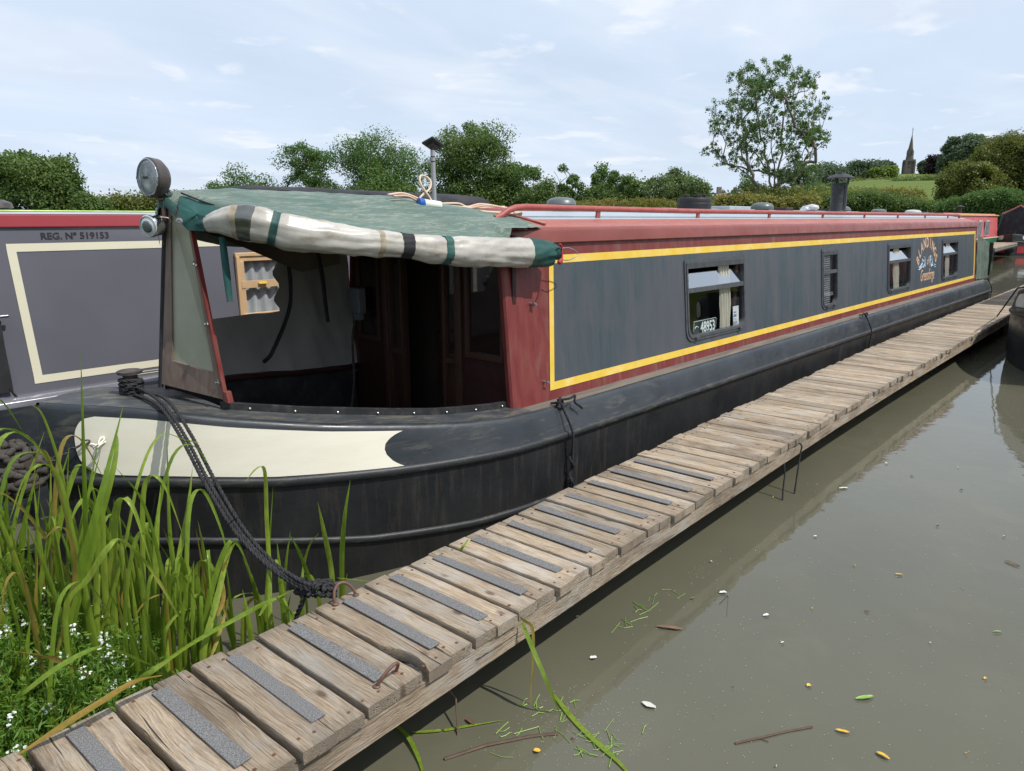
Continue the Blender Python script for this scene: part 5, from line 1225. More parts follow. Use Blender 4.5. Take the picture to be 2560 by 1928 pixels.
# ------------------------------------------------------------------ roof clutter: aerial pole, hook-up lead
ap = empty('aerial_pole', (3.44, 3.86, 1.99)); tag(ap, 'grey pole on the bow roof with a small tilted black panel on top', 'pole')
m = MB(); m.tube([(3.44, 3.86, 1.99), (3.435, 3.86, 2.345)], .0155, 14); m.build('pole', M['pole'], ap, smooth=40)
for z in (2.27, 2.30): m = MB(); m.lathe([(.0155, 0), (.0175, .001), (.0175, .005), (.0155, .006)], (3.435, 3.86, z), n=14); m.build('pole_band', M['black'], ap)
m = MB(); m.box((3.44, 3.86, 2.385), (.115, .10, .014), Matrix.Rotation(R(24), 3, 'Y') @ Matrix.Rotation(R(-22), 3, 'X'), bev=.003); pn = m.build('tilted_panel', M['black'], ap)
m = MB(); m.box((3.44, 3.86, 2.372), (.06, .05, .02), Matrix.Rotation(R(24), 3, 'Y') @ Matrix.Rotation(R(-22), 3, 'X')); m.tube([(3.437, 3.86, 2.34), (3.44, 3.86, 2.375)], .006, 6); m.build('panel_mount', M['brownmetal'], pn)
hk = empty('hookup_lead', (3.4, 3.7, 1.98)); tag(hk, 'buff electric lead with blue and white plug lying across the bow roof', 'cable')
m = MB()
def W_(x, y, Y): return PY(x, y, Y)
m.tube(spline([W_(838, 421, 3.66), W_(870, 418, 3.66), W_(900, 428, 3.64), W_(910, 438, 3.62)], 8), .0075, 7)
m.tube(spline([W_(946, 444, 3.60), W_(980, 446, 3.62), W_(1020, 449, 3.66), W_(1060, 448, 3.7), W_(1090, 447, 3.72)], 8), .0075, 7)
m.tube(spline([W_(950, 440, 3.66), W_(990, 440, 3.7), W_(1010, 447, 3.68), W_(1040, 441, 3.7), W_(1085, 448, 3.72), W_(1100, 450, 3.72)], 8), .0075, 7)
m.tube(spline([W_(905, 437, 3.80), W_(909, 425, 3.80), W_(928, 408, 3.82), W_(930, 392, 3.84), W_(920, 382, 3.86), W_(909, 380, 3.84), W_(907, 392, 3.82), W_(916, 410, 3.8), W_(930, 430, 3.78), W_(930, 441, 3.76)], 8), .0075, 7)
m.build('buff_lead', M['cable'], hk, smooth=True)
m = MB(); m.tube(spline([W_(850, 424, 3.62), W_(880, 424, 3.62), W_(905, 436, 3.60)], 8), .0075, 7); m.tube(spline([W_(946, 448, 3.58), W_(1000, 452, 3.60), W_(1050, 444, 3.64), W_(1095, 450, 3.68)], 8), .0075, 7); m.build('pinkish_lead', M['cableR'], hk, smooth=True)
pa, pb = W_(903, 438, 3.58), W_(950, 446, 3.55); ax = (pb - pa).normalized(); Lp = (pb - pa).length
m = MB(); m.lathe([(.028, 0), (.031, .003), (.031, Lp * .22), (.029, Lp * .25)], pa, ax, 18); m.build('blue_collar', M['blue'], hk, smooth=40)
m = MB(); m.lathe([(.027, Lp * .24), (.030, Lp * .3), (.028, Lp * .36), (.030, Lp * .42), (.028, Lp * .5), (.030, Lp * .56), (.031, Lp * .6), (.031, Lp), (.026, Lp), (.025, Lp * .75), (.002, Lp * .75)], pa, ax, 20); pl_ = m.build('plug_body', M['white'], hk, smooth=40)
for a in range(3): m = MB(); q = pa + ax * Lp * .9 + (ax.orthogonal().normalized() * math.cos(a * 2.1) + ax.cross(ax.orthogonal()).normalized() * math.sin(a * 2.1)) * .013; m.tube([q - ax * .03, q + ax * .004], .004, 6); m.build('plug_pin', M['steel'], pl_)
m = MB(); m.tube(spline([(3.52, 3.50, 1.945), (3.66, 3.46, 1.935), (3.78, 3.42, 1.928)], 5), .009, 6); m.lathe([(.014, 0), (.014, .06), (.008, .065)], (3.76, 3.42, 1.93), (1, -.3, 0), 10); o = m.build('white_hose_end', M['cable'], smooth=True); tag(o, 'short pale hose end lying on the roof beside the canopy edge', 'hose')
for (a, b) in (((3.70, 3.46), (3.76, 3.14)),): m = MB(); m.tube([(a[0], a[1], roof_z(a[1]) + .012), (b[0], b[1], roof_z(b[1]) + .012)], .010, 7); o = m.build('canopy_batten', M['redtop'], boat, smooth=True)

# ------------------------------------------------------------------ pontoon
PT = .38
YR_ = [(-1, 1.62), (.9, 1.695), (2.7, 1.785), (4.5, 1.845), (6.6, 1.915), (13.4, 2.0), (22.5, 2.09)]
YL_ = [(-1, 2.27), (.67, 2.335), (2.92, 2.435), (5, 2.55), (9.3, 2.69), (13, 2.74), (22.5, 2.80)]
ponton = empty('pontoon', (10, 2.3, PT)); tag(ponton, 'narrow weathered plank pontoon running alongside the boat', 'pontoon')
def plank_mesh(w, l, th, seg, seed, notch=False):
    g = random.Random(seed); m = MB(); rows = []
    for i in range(seg + 1):
        y = -l / 2 + l * i / seg; j1, j2 = g.uniform(-.0016, .0016), g.uniform(-.0016, .0016); e = .004 if i in (0, seg) else 0
        xa, xb = -w / 2 + j1, w / 2 + j2; dz = .0018 * nz(y * 2.2, seed * 3.3)
        if notch and y < -l / 2 + .24: xa += .034 * math.sin(math.pi * min(1, (y + l / 2) / .24)) + .004
        rows.append([(xa, y, -th), (xa - .001, y, -.008), (xa + .002, y + e * 0, -.0012 - e * .4 + dz), (xa + .006, y, 0 - e * .3 + dz), (xb - .006, y, 0 - e * .3 + dz), (xb - .002, y, -.0012 - e * .4 + dz), (xb + .001, y, -.008), (xb, y, -th)])
    m.grid(rows, closev=True); n = 8; m.f += [tuple(range(n)), tuple(reversed(range(seg * n, seg * n + n)))]; m.mi += [0, 0]
    return m.mesh('plank', M['wood'], 40)
shared = [plank_mesh(.122, .80, .044, 6, 100 + k) for k in range(8)]
X0 = .67 - .254 * 4; planks = []; x = X0; k = 0
while x < 21.6:
    if x < 4.20:
        planks.append((x + .011 + .0575, .1145, k)); planks.append((x + .011 + .0575 + .1170, .1145, k)); x += .254
    else: planks.append((x + .064, .122, k)); x += .1285 + rng.uniform(-.001, .0025)
    k += 1
nails = MB()
for i, (xc, w, k) in enumerate(planks):
    ya, yb = interp(xc, YR_) + rng.uniform(-.010, .010), interp(xc, YL_) + rng.uniform(-.012, .012); l = yb - ya
    if xc < 4.2: me = plank_mesh(w, l, .044, 14, i, notch=(abs(xc - 1.492) < .05)); sy_ = 1
    else: me = shared[i % 8]; sy_ = l / .80
    o = bpy.data.objects.new('plank', me); COL.objects.link(o); o.parent = ponton
    zt = PT + rng.uniform(-.003, .003); o.location = (xc - 10, (ya + yb) / 2 - 2.3, zt - PT); o.scale = (1 if xc < 4.2 else w / .122, sy_, 1); o.rotation_euler = (rng.uniform(-.004, .004), rng.uniform(-.008, .008), .040 * (1 if xc < 8 else .5) + rng.uniform(-.006, .006))
    if xc < 6:
        for yy in (ya + .05, yb - .055):
            for dx in (-.03, .028):
                if rng.random() < .85: nails.lathe([(.0062, -.004), (.0062, .0008), (.002, .0014)], (xc + dx + rng.uniform(-.008, .008), yy + rng.uniform(-.012, .012), zt + .0005), n=8)
nails.build('nail_heads', M['nail'], ponton)['kind'] = 'stuff'
smesh = {}
for k in range(17):                                   # grit strips over the joints
    xs_ = X0 + .254 * k + .1275
    if xs_ > 4.25: break
    ya, yb = interp(xs_, YR_) + .085 + rng.uniform(-.01, .01), interp(xs_, YL_) - .050 + rng.uniform(-.01, .01)
    m = MB(); m.box((0, 0, 0), (.052, yb - ya, .006), bev=.0015); me = m.mesh('grip_strip', M['grip']); o = bpy.data.objects.new('grip_strip', me); COL.objects.link(o); o.parent = ponton
    o.location = (xs_ - 10, (ya + yb) / 2 - 2.3, .0065); o.rotation_euler = (0, 0, .04 + rng.uniform(-.01, .01))
for which, Yc, ins in (('near', YR_, .012), ('far', YL_, -.055)):
    m = MB(); rows = []
    for x in [-.35, .5, 1.5, 3, 4.5, 6, 8, 10, 13, 17, 21.6]:
        y = interp(x, Yc) + ins; rows.append([(x, y, PT - .046), (x, y, PT - .142), (x, y + .045, PT - .142), (x, y + .045, PT - .046)])
    m.grid(rows, closev=True); o = m.build('side_beam', M['beamwood'], ponton)
for x in (2.2, 4.4, 6.5, 8.7, 11.0, 13.5, 16, 19):
    y0_, y1_ = interp(x, YR_) + .34, interp(x, YL_) - .10
    for y in (y0_, y1_): m = MB(); m.box((x, y, .0), (.06, .06, .66)); m.build('pile', M['pile'], ponton)
    m = MB(); m.box((x + .06, (y0_ + y1_) / 2, PT - .10), (.045, y1_ - y0_ + .15, .10)); m.build('cross_bearer', M['beamwood'], ponton)
def hoop(a, b, lean, name):
    a, b = Vector(a), Vector(b); c = (a + b) / 2; h = Vector(lean); pts = [a + Vector((0, 0, -.01))]
    for k in range(15): t = math.pi * k / 14; pts.append(c + (a - c) * math.cos(t) + h * math.sin(t))
    pts.append(b + Vector((0, 0, -.01))); m = MB(); m.tube(pts, .0062, 8)
    for p in (a, b): m.lathe([(.014, .0), (.013, .003), (.008, .006)], p, n=10)
    return m.build(name, M['rust'], ponton, smooth=True)
hoop((1.285, 1.785, PT), (1.375, 1.80, PT), (.015, -.028, .062), 'mooring_ring'); hoop((1.50, 2.335, PT + .003), (1.60, 2.335, PT + .003), (-.01, .02, .070), 'mooring_ring')
# small black line tails hanging under the pontoon
m = MB(); xx, yy = 5.06, interp(5.06, YR_) - .01
rope(m, spline([(xx, yy + .05, .34), (xx - .0, yy - .015, .33), (xx - .02, yy - .02, .26), (xx - .07, yy - .03, .12), (xx - .12, yy - .04, -.02)], 8), .006)
rope(m, spline([(xx - .20, yy + .02, .24), (xx - .22, yy - .0, .16), (xx - .25, yy - .01, .08), (xx - .30, yy - .03, -.02)], 8), .006)
o = m.build('rope_tail', M['rope'], smooth=True); tag(o, 'two short black rope ends dangling from the pontoon edge into the water', 'rope')

# ------------------------------------------------------------------ plants on the near bank
def blade(mb_v, mb_f, tints, pts, w, tint, fold=.35, twist=0., n=5):
    P = spline(pts, n); N = len(P); o = len(mb_v); g = rng
    side0 = Vector((math.cos(twist), math.sin(twist), 0))
    for i, p in enumerate(P):
        t = i / (N - 1); ww = w * (.55 + .45 * min(1, t * 6)) * (1 - max(0, (t - .45) / .55) ** 1.7) + .0006
        T = (P[min(i + 1, N - 1)] - P[max(i - 1, 0)]).normalized(); s = (side0 - T * side0.dot(T)).normalized(); nn = T.cross(s)
        mb_v += [tuple(p - s * ww / 2 + nn * ww * fold * .5), tuple(p), tuple(p + s * ww / 2 + nn * ww * fold * .5)]
    for i in range(N - 1):
        a = o + i * 3; mb_f += [(a, a + 1, a + 4, a + 3), (a + 1, a + 2, a + 5, a + 4)]; tints += [tint, tint]
def leaf_obj(pts, w, parent, mat='reed', tint=None, twist=None, fold=.3, name='leaf'):
    v, f, t = [], [], []; d = Vector(pts[0]); tw = twist if twist is not None else YAW - math.pi / 2 + rng.uniform(-.5, .5)
    blade(v, f, t, pts, w * (1.3 if name == 'leaf' else 1), rng.random() if tint is None else tint, fold, tw)
    me = npmesh(name, np.array(v), np.array(f), M[mat], np.array(t), off=wloc(parent) if parent else None, smooth=True); return link(name, me, parent)
def reed_clump(x, y, label, leaves, z=.0):
    root = empty('reed_plant', (x, y, z)); tag(root, label, 'reed', 'tall reeds on the near bank'); return root
# hero leaves traced by bearings: (list of (px,py), distance plane Y, width)
heroes = {
 'tallest straight reed, its tip standing against the grey boat side': [([(188, 1480), (186, 1250), (180, 1000), (174, 757)], 2.78, .021, 'reed'), ([(196, 1470), (205, 1300), (214, 1120), (226, 1020)], 2.82, .014, 'reed'), ([(176, 1480), (162, 1280), (140, 1060), (95, 905), (60, 870)], 2.9, .012, 'reed')],
 'thick pair of reeds leaning right across the cream bow panel': [([(140, 1400), (170, 1250), (215, 1080), (267, 873)], 2.70, .024, 'reed'), ([(150, 1400), (195, 1200), (240, 1030), (252, 960), (250, 930)], 2.74, .018, 'reed'), ([(200, 1440), (260, 1220), (300, 1030), (345, 940), (400, 950), (430, 958)], 2.8, .011, 'reed')],
 'upright reeds with broad bases in front of the dark hull, below the mooring rope': [([(395, 1450), (385, 1300), (366, 1150), (360, 928)], 2.72, .020, 'reed'), ([(372, 1450), (380, 1250), (405, 1100), (416, 1010)], 2.8, .016, 'reed'), ([(400, 1440), (402, 1250), (410, 1090), (440, 1060), (480, 1150), (492, 1220)], 2.76, .013, 'reed'), ([(380, 1440), (352, 1250), (310, 1090), (250, 1010)], 2.74, .013, 'reed')],
 'reed pair standing beside the mooring rope, one with a bent-over tip': [([(584, 1352), (582, 1230), (576, 1120), (572, 1020), (555, 1012), (530, 1040)], 2.66, .013, 'reed'), ([(572, 1352), (580, 1200), (590, 1050)], 2.68, .010, 'reed')],
 'right-hand of the two lone reed blades behind the pontoon ring': [([(738, 1300), (738, 1200), (745, 1110), (757, 1036)], 2.62, .019, 'reed')],
 'left-hand of the two lone reed blades behind the pontoon ring': [([(722, 1290), (714, 1220), (700, 1150), (686, 1083)], 2.62, .017, 'reed')],
 'snapped-topped reed leaning beside the rope knot': [([(690, 1300), (668, 1250), (645, 1190), (624, 1152)], 2.62, .014, 'reed'), ([(650, 1290), (655, 1230), (668, 1180), (690, 1150)], 2.66, .008, 'reed')],
 'brown-tipped withered reed leaning right over the pontoon edge': [([(438, 1420), (462, 1320), (492, 1200), (516, 1165)], 2.58, .019, 'reed'), ([(470, 1330), (482, 1290), (478, 1240), (498, 1195)], 2.57, .014, 'reed_dead'), ([(455, 1420), (470, 1380), (485, 1330), (497, 1270)], 2.57, .010, 'reed_dead')],
 'long flat reed leaf reaching right across the others to the plank edge': [([(270, 1490), (340, 1440), (420, 1385), (520, 1330), (600, 1290), (640, 1270)], 2.48, .017, 'reed')],
 'arched reed leaf bent over in the middle of the clump': [([(140, 1340), (190, 1250), (235, 1180), (262, 1165), (320, 1220), (375, 1310), (430, 1410)], 2.56, .015, 'reed'), ([(120, 1420), (160, 1250), (150, 1160), (125, 1140), (95, 1165)], 2.6, .014, 'reed_dead')],
 'yellowing reed leaf lying over the end of the pontoon planks': [([(352, 1460), (290, 1475), (215, 1520), (150, 1560), (80, 1605), (-20, 1670)], 2.30, .020, 'reed_dead')],
 'bright arching reed leaf low over the white flowers': [([(330, 1440), (270, 1415), (215, 1400), (130, 1440), (60, 1490), (25, 1515)], 2.44, .018, 'reed'), ([(20, 1405), (90, 1415), (160, 1440), (235, 1480)], 2.46, .014, 'reed_dead')],
 'drooping reed leaf hanging over the plank edge left of the ring': [([(598, 1290), (625, 1320), (630, 1350), (612, 1378), (600, 1390)], 2.36, .011, 'reed'), ([(560, 1330), (580, 1300), (610, 1290), (628, 1330)], 2.42, .010, 'reed')],
 'horizontal reed leaf tucked between the ring and the hull': [([(728, 1248), (770, 1252), (820, 1258)], 2.50, .011, 'reed')],
 'leaf tip poking up through a gap in the pontoon': [([(992, 1192), (1004, 1176), (1014, 1160)], 2.36, .009, 'reed')],
}
for lab, lv in heroes.items():
    pts0, Y0 = lv[0][0], lv[0][1]; b = PY(pts0[0][0], pts0[0][1], Y0); root = reed_clump(b.x, b.y, lab, None, b.z)
    for (pts, Y, w, mt) in lv:
        n = len(pts); P = [PY(a, c, Y + .05 * math.sin(i * 1.3 + a * .01)) for i, (a, c) in enumerate(pts)]
        if P[0].z > .02 and pts[0][1] > 1295 and mt == 'reed' and Y > 2.55: P = [Vector((P[0].x, P[0].y + .02, -.05))] + P
        leaf_obj(P, w, root, mt, twist=YAW - math.pi / 2 + rng.uniform(-.35, .35), fold=.28)
# the rest of the reed bed
cl_labels = ['leafy reed clump at the very left edge among the flowers', 'reed clump standing in front of the rope fender', 'dense reed clump left of the tallest reed', 'reed clump at the foot of the tallest reed', 'reeds in front of the lower bow, left of the dark gap', 'short reeds at the water edge beneath the bow',
             'thin reeds nearest the pontoon planks', 'reeds leaning left over the white flowers', 'reeds at the back of the bed against the dark hull', 'sparse reeds by the mooring rope foot', 'low reeds between pontoon and hull', 'reed tuft beside the first planks', 'tall reeds crowding the left border in front of the grey boat', 'reeds half hiding the fender chain', 'reeds between the fender and the cream panel', 'reeds just right of the tallest reed', 'yellow-green reeds right of the broad upright pair', 'few short reeds at the knot', 'tall reeds at the back of the left border', 'reeds right behind the tallest reed', 'reeds filling the middle of the bed before the black hull', 'very tall reeds at the left border of the photo', 'reeds close behind the third plank pair', 'reeds rising from the flowers beside the planks']
spots = [(.42, 3.05, 12, .95), (.58, 3.35, 11, .85), (.66, 2.95, 12, 1.0), (.80, 2.80, 11, .95), (1.02, 3.05, 10, .80), (1.22, 3.10, 8, .55), (.98, 2.66, 9, .62), (.52, 2.74, 10, .72), (.90, 3.30, 10, .85), (1.42, 2.82, 7, .48), (1.28, 2.62, 7, .40), (.62, 2.55, 8, .50), (.36, 2.85, 12, 1.0), (.50, 3.20, 12, 1.02), (.74, 3.08, 12, .98), (.90, 2.92, 12, .86), (1.12, 2.86, 11, .70), (1.60, 2.74, 5, .34), (.46, 3.45, 12, 1.05), (.70, 3.28, 12, 1.0), (.95, 3.05, 12, .9), (.30, 3.10, 12, 1.1), (1.10, 2.72, 10, .66), (.82, 2.60, 9, .66)]
for (x, y, n, h), lab in zip(spots, cl_labels):
    root = reed_clump(x, y, lab, None, 0.)
    for k in range(n):
        bx, by = x + rng.gauss(0, .07), y + rng.gauss(0, .08); hh = h * rng.uniform(.55, 1.12); a = rng.uniform(0, 6.283); ln = rng.uniform(.02, .26) * hh
        dx, dy = math.cos(a) * ln, math.sin(a) * ln * .6
        P = [(bx, by, -.06), (bx + dx * .15, by + dy * .15, hh * .35), (bx + dx * .5, by + dy * .5, hh * .72), (bx + dx, by + dy, hh)]
        if rng.random() < .33:
            q = rng.uniform(.08, .25); P += [(bx + dx + math.cos(a) * q * .5, by + dy + math.sin(a) * q * .3, hh + .01), (bx + dx + math.cos(a) * q, by + dy + math.sin(a) * q * .5, hh - q * rng.uniform(.5, 1.3))]
        leaf_obj([Vector(p) for p in P], rng.uniform(.010, .021), root, 'reed_dead' if rng.random() < .09 else 'reed')
# bedstraw: a low tangle with tiny white flowers (nobody could count it)
def herb():
    g = np.random.default_rng(12); n = 430
    cx_ = g.uniform(-.3, 1.0, n); cy_ = g.uniform(2.34, 3.4, n); keep = (cx_ < 1.02 - .25 * (cy_ - 2.4)) & (cx_ > .05); cx_, cy_ = cx_[keep], cy_[keep]
    top = np.interp(cx_, [0, .5, .75, 1.0], [.62, .55, .40, .18]) * np.interp(cy_, [2.34, 2.6, 3.2], [.40, .85, 1.0])
    stems_v, stems_f = [], []; mbs = MB(); C = []; Fc = []
    for a, b, t in zip(cx_, cy_, top):
        for s in range(3):
            h = t * g.uniform(.5, 1.1); dx, dy = g.normal(0, .05, 2); P = [Vector((a, b, .05)), Vector((a + dx * .5, b + dy * .5, .05 + h * .55)), Vector((a + dx, b + dy, .06 + h))]
            mbs.tube(P, .0012, 3, cap=False)
            for u in np.linspace(.1, 1, 9): p = P[0].lerp(P[2], u); C.append((p.x, p.y, p.z))
            if g.random() < .20:
                for q in range(int(g.integers(4, 9))): Fc.append((P[2].x + g.normal(0, .011), P[2].y + g.normal(0, .011), P[2].z + g.normal(.004, .008)))
    V, F, T = leaves_np(C, [.018] * len(C), 7, .034, seed=31, shell=.5, aspect=.17, up=.5)
    o = link('bedstraw', npmesh('bedstraw', V, F, M['herb'], T)); o['kind'] = 'stuff'
    V, F, T = leaves_np(Fc, [.005] * len(Fc), 8, .0085, seed=32, shell=.1, aspect=.8, up=1.2)
    o = link('bedstraw_flowers', npmesh('bedstraw_flowers', V, F, M['flower'], T)); o['kind'] = 'stuff'
    o = mbs.build('bedstraw_stems', M['herb']); o['kind'] = 'stuff'
herb()

# ------------------------------------------------------------------ grey boat moored on the far side
YB = 5.40
gb = empty('grey_boat', (6, YB, 0)); tag(gb, 'glossy grey narrowboat with a red roof band, moored behind at the left', 'boat')
GX0, GX1 = 1.12, 15.0
def gb_y(z): return YB + .05 * (z - .80) / 1.1
WG = [(2.80, 3.62, 1.13, 1.615)]
m = MB(); xs = [GX0, 2.80, 3.62, GX1]; zs = [.79, 1.13, 1.615, 1.845]
for i in range(3):
    for j in range(3):
        if i == 1 and j == 1: continue
        m.add([(xs[i], gb_y(zs[j]), zs[j]), (xs[i + 1], gb_y(zs[j]), zs[j]), (xs[i + 1], gb_y(zs[j + 1]), zs[j + 1]), (xs[i], gb_y(zs[j + 1]), zs[j + 1])], [(0, 1, 2, 3)])
m.add([(GX0, YB, .79), (GX0, YB + 1.7, .79), (GX0, YB + 1.65, 1.9), (GX0, YB + .05, 1.9)], [(3, 2, 1, 0)])
m.build('cabin_side', M['greycoat'], gb)
m = MB(); m.box(((GX0 + GX1) / 2, gb_y(1.88) + .012, 1.885), (GX1 - GX0 + .04, .06, .085), bev=.008); m.build('red_band', M['pinkband'], gb)
m = MB(); m.grid([[(x, lerp(YB + .03, YB + 1.72, v), 1.926 + .020 * math.sin(math.pi * v)) for v in np.linspace(0, 1, 9)] for x in (GX0, GX1)]); m.build('roof', M['roof'], gb, smooth=True)
m = MB(); m.tube([(GX0, YB + .62, 1.950), (GX1, YB + .62, 1.950)], .007, 6); m.build('lime_rail', M['lime'], gb)
m = MB()
def gs(x0, x1, z0, z1, xa=0.): m.add([(x0, gb_y(z0) - .003, z0), (x1, gb_y(z0) - .003, z0), (x1 + xa, gb_y(z1) - .003, z1), (x0 + xa, gb_y(z1) - .003, z1)], [(0, 1, 2, 3)])
gs(1.33, 14, .855, .905); gs(1.295, 14, 1.695, 1.745); 
m.add([(1.33, gb_y(.905) - .003, .905), (1.38, gb_y(.905) - .003, .905), (1.345, gb_y(1.695) - .003, 1.695), (1.295, gb_y(1.695) - .003, 1.695)], [(0, 1, 2, 3)])
m.build('coach_line', M['creamline'], gb)
rl = text_mesh('REG. N\u00ba 519153', .058, M['lettergrey'], 'registration_lettering', gb, Matrix.Translation((0, 0, 0)) @ Matrix.Rotation(R(87.5), 4, 'X'), .0006, .0010, 1., align='LEFT')
xs_v = [v.co.x for v in rl.data.vertices]; k_ = .405 / (max(xs_v) - min(xs_v)); x_0 = min(xs_v); off = wloc(gb); zb0 = min(v.co.z for v in rl.data.vertices)
for v in rl.data.vertices: v.co.x = 1.493 + (v.co.x - x_0) * k_ - off.x; v.co.y = gb_y(1.775) - .003 + (v.co.y + off.y) - off.y; v.co.z = 1.768 + (v.co.z - zb0) * 1.0 - off.z
# gold window with two panes
def gframe(x0, x1, z0, z1, w, d, name, mat, parent):
    m = MB()
    for a, b, c, e in ((x0, x1, z0, z0 + w), (x0, x1, z1 - w, z1), (x0, x0 + w, z0 + w, z1 - w), (x1 - w, x1, z0 + w, z1 - w)): m.box(((a + b) / 2, gb_y((c + e) / 2) - d / 2 + .004, (c + e) / 2), (b - a, d, e - c), bev=.003)
    return m.build(name, M[mat], parent)
gw = gframe(2.775, 3.645, 1.105, 1.64, .028, .03, 'window_frame', 'gold', gb); gframe(2.803, 3.617, 1.133, 1.612, .038, .018, 'inner_frame', 'gold', gw)
m = MB(); m.box((3.21, gb_y(1.39) - .008, 1.395), (.80, .022, .055)); m.build('transom', M['gold'], gw)
m = MB(); m.box((2.98, gb_y(1.39) - .028, 1.40), (.07, .016, .016), bev=.003); m.build('window_handle', M['yellow'], gw)
for a, b in ((1.17, 1.37), (1.42, 1.575)): m = MB(); m.add([(2.84, gb_y(a) + .006, a), (3.58, gb_y(a) + .006, a), (3.58, gb_y(b) + .006, b), (2.84, gb_y(b) + .006, b)], [(0, 1, 2, 3)]); m.build('pane', M['glass'], gw)
m = MB(); m.grid([[(lerp(2.86, 3.16, u) , gb_y(z) + .04 + .015 * math.sin(u * 20), z) for z in np.linspace(1.1, 1.62, 5)] for u in np.linspace(0, 1, 30)]); m.build('net_curtain', M['slatw'], gw, smooth=True)
m = MB(); m.box((3.2, YB + .10, 1.35), (1.0, .02, .7)); m.build('inner_blind', M['slatw'], gw)
# hull, gunwale, coach stripes
m = MB(); rows = []
for x in (-.9, -.3, .2, .6, 1.0, 1.5, 3, 8, 15.4):
    o = .0 if x > 1.0 else .16 * ((1.0 - x) / 1.9) ** 2; z = .80 + .02 * max(0, 1 - x); rows.append([(x, YB + .0 + o, z), (x, 5.27 + o, z - .004), (x, 5.255 + o, z - .02), (x, 5.25 + o, z - .05)])
m.grid(rows); m.build('gunwale', M['greycoat'], gb, smooth=50)
m = MB(); rows = [[(r[3][0], r[3][1], r[3][2]), (r[3][0], r[3][1] - .01, .45), (r[3][0], r[3][1], .2), (r[3][0], r[3][1] + .03, -.3)] for r in rows]; m.grid(rows); m.build('hull', M['hull'], gb, smooth=50)
m = MB()
for z in (.816, .832): m.add([(1.95, gb_y(z) - .003, z), (6, gb_y(z) - .003, z), (6, gb_y(z) - .003, z + .005), (1.95, gb_y(z) - .003, z + .005)], [(0, 1, 2, 3)])
m.build('pin_stripe', M['creamline'], gb)
m = MB(); m.grid([[(lerp(-.3, interp(z, [(.80, 1.20), (1.28, 1.195), (1.34, 1.15), (1.5, 1.0)]), u), gb_y(z) - .035 + .03 * nz(u * 4, z * 4), z) for z in np.linspace(.83, 1.5, 10)] for u in np.linspace(0, 1, 20)]); m.build('cockpit_cover', M['blackcloth'], gb, smooth=True)
m = MB(); m.box(PY(9, 684, 5.37), (.05, .02, .016), bev=.005); m.build('deck_clip', M['chrome'], gb)
m = MB(); m.tube([PY(18, 838, 5.33), PY(48, 868, 5.36)], .004, 5); m.tube([PY(18, 838, 5.33), PY(42, 869, 5.36)], .004, 5); m.build('elastic_tie', M['black'], gb)
m = MB(); m.lathe([(.07, -.05), (.07, .035), (.095, .04), (.085, .075), (.04, .095), (.003, .098)], tuple(PY(-3, 462, 6.2)), n=24); m.build('mushroom_vent', M['brownmetal'], gb, smooth=40)
# black tarpaulin over its roof
m = MB(); rows = []
for i in range(41):
    u = i / 40; x = lerp(2.95, 5.85, u); zt = 2.17 - .03 * u + .01 * nz(x * 3); zt = lerp(1.98, zt, min(1, u * 12)); zt = lerp(1.96, zt, min(1, (1 - u) * 30)) 
    rows.append([(x, 5.52, 1.95), (x, 5.535 + .008 * nz(x * 6, 2), lerp(1.95, zt, .45)), (x, 5.56, zt - .055 + .008 * nz(x * 5)), (x, 5.68, zt - .018), (x, 6.0, zt + .01), (x, 6.9, zt - .02), (x, 6.98, 1.95)])
m.grid(rows); tp = m.build('roof_tarpaulin', M['blackcloth'], gb, smooth=60)
m = MB(); m.add([rows[-1][k] for k in range(7)], [(0, 1, 2, 3, 4, 5, 6)]); m.build('tarpaulin_end', M['blackcloth'], tp)
m = MB(); m.lathe([(.014, 0), (.014, .003), (.006, .004)], (5.72, 5.53, 2.02), (0, -1, 0), 12); m.build('tarpaulin_eyelet', M['steel'], tp)

# ------------------------------------------------------------------ neighbouring and distant boats
def hull_at(parent, T, mats, length=14.0, panel=None, panel2=None, sl=None):
    xs = [x for x in hull_stations() if x < 3.3][::2] + [3.3, 4, 6, 9, min(15.9, length)]
    for s in (-1, 1):
        m = MB(); rows = [hull_side(T, s, X) for X in xs]; m.grid(rows); m.build('hull_side', mats[0], parent, smooth=50)
        m = MB(); rows = []
        for X in xs: w = guard_w(X); z = interp(X, BZ); rows.append([T(X, s * (w - .004 + .03 * math.sin(math.pi * k / 5)), z + .03 * math.cos(math.pi * k / 5)) for k in range(6)])
        m.grid(rows); m.build('rubbing_strake', M['strake'], parent, smooth=True)
    m = MB(); m.grid([[T(X, max(0, gun_w(X) - .03) * k / 6, interp(X, GZ) + .01) for k in range(-6, 7)] for X in xs]); m.build('deck', mats[1], parent, smooth=True)
    def pan(x0, x1, t0, t1, mat, s, nm):
        m = MB(); rows = []
        for j in range(7):
            t = lerp(t0, t1, j / 6); u = 2 * j / 6 - 1; e = .10 * (1 - math.sqrt(max(0, 1 - u * u * .95)))
            rows.append([T(X - .012 * max(0, 1 - (X - 1) / 1.5), s * (lerp(gun_w(X), guard_w(X), t) + .009), lerp(interp(X, GZ), interp(X, BZ), t)) for X in np.linspace(x0 + e, x1 - e, 24)])
        m.grid(rows); m.build(nm, mat, parent, smooth=True)
    return pan
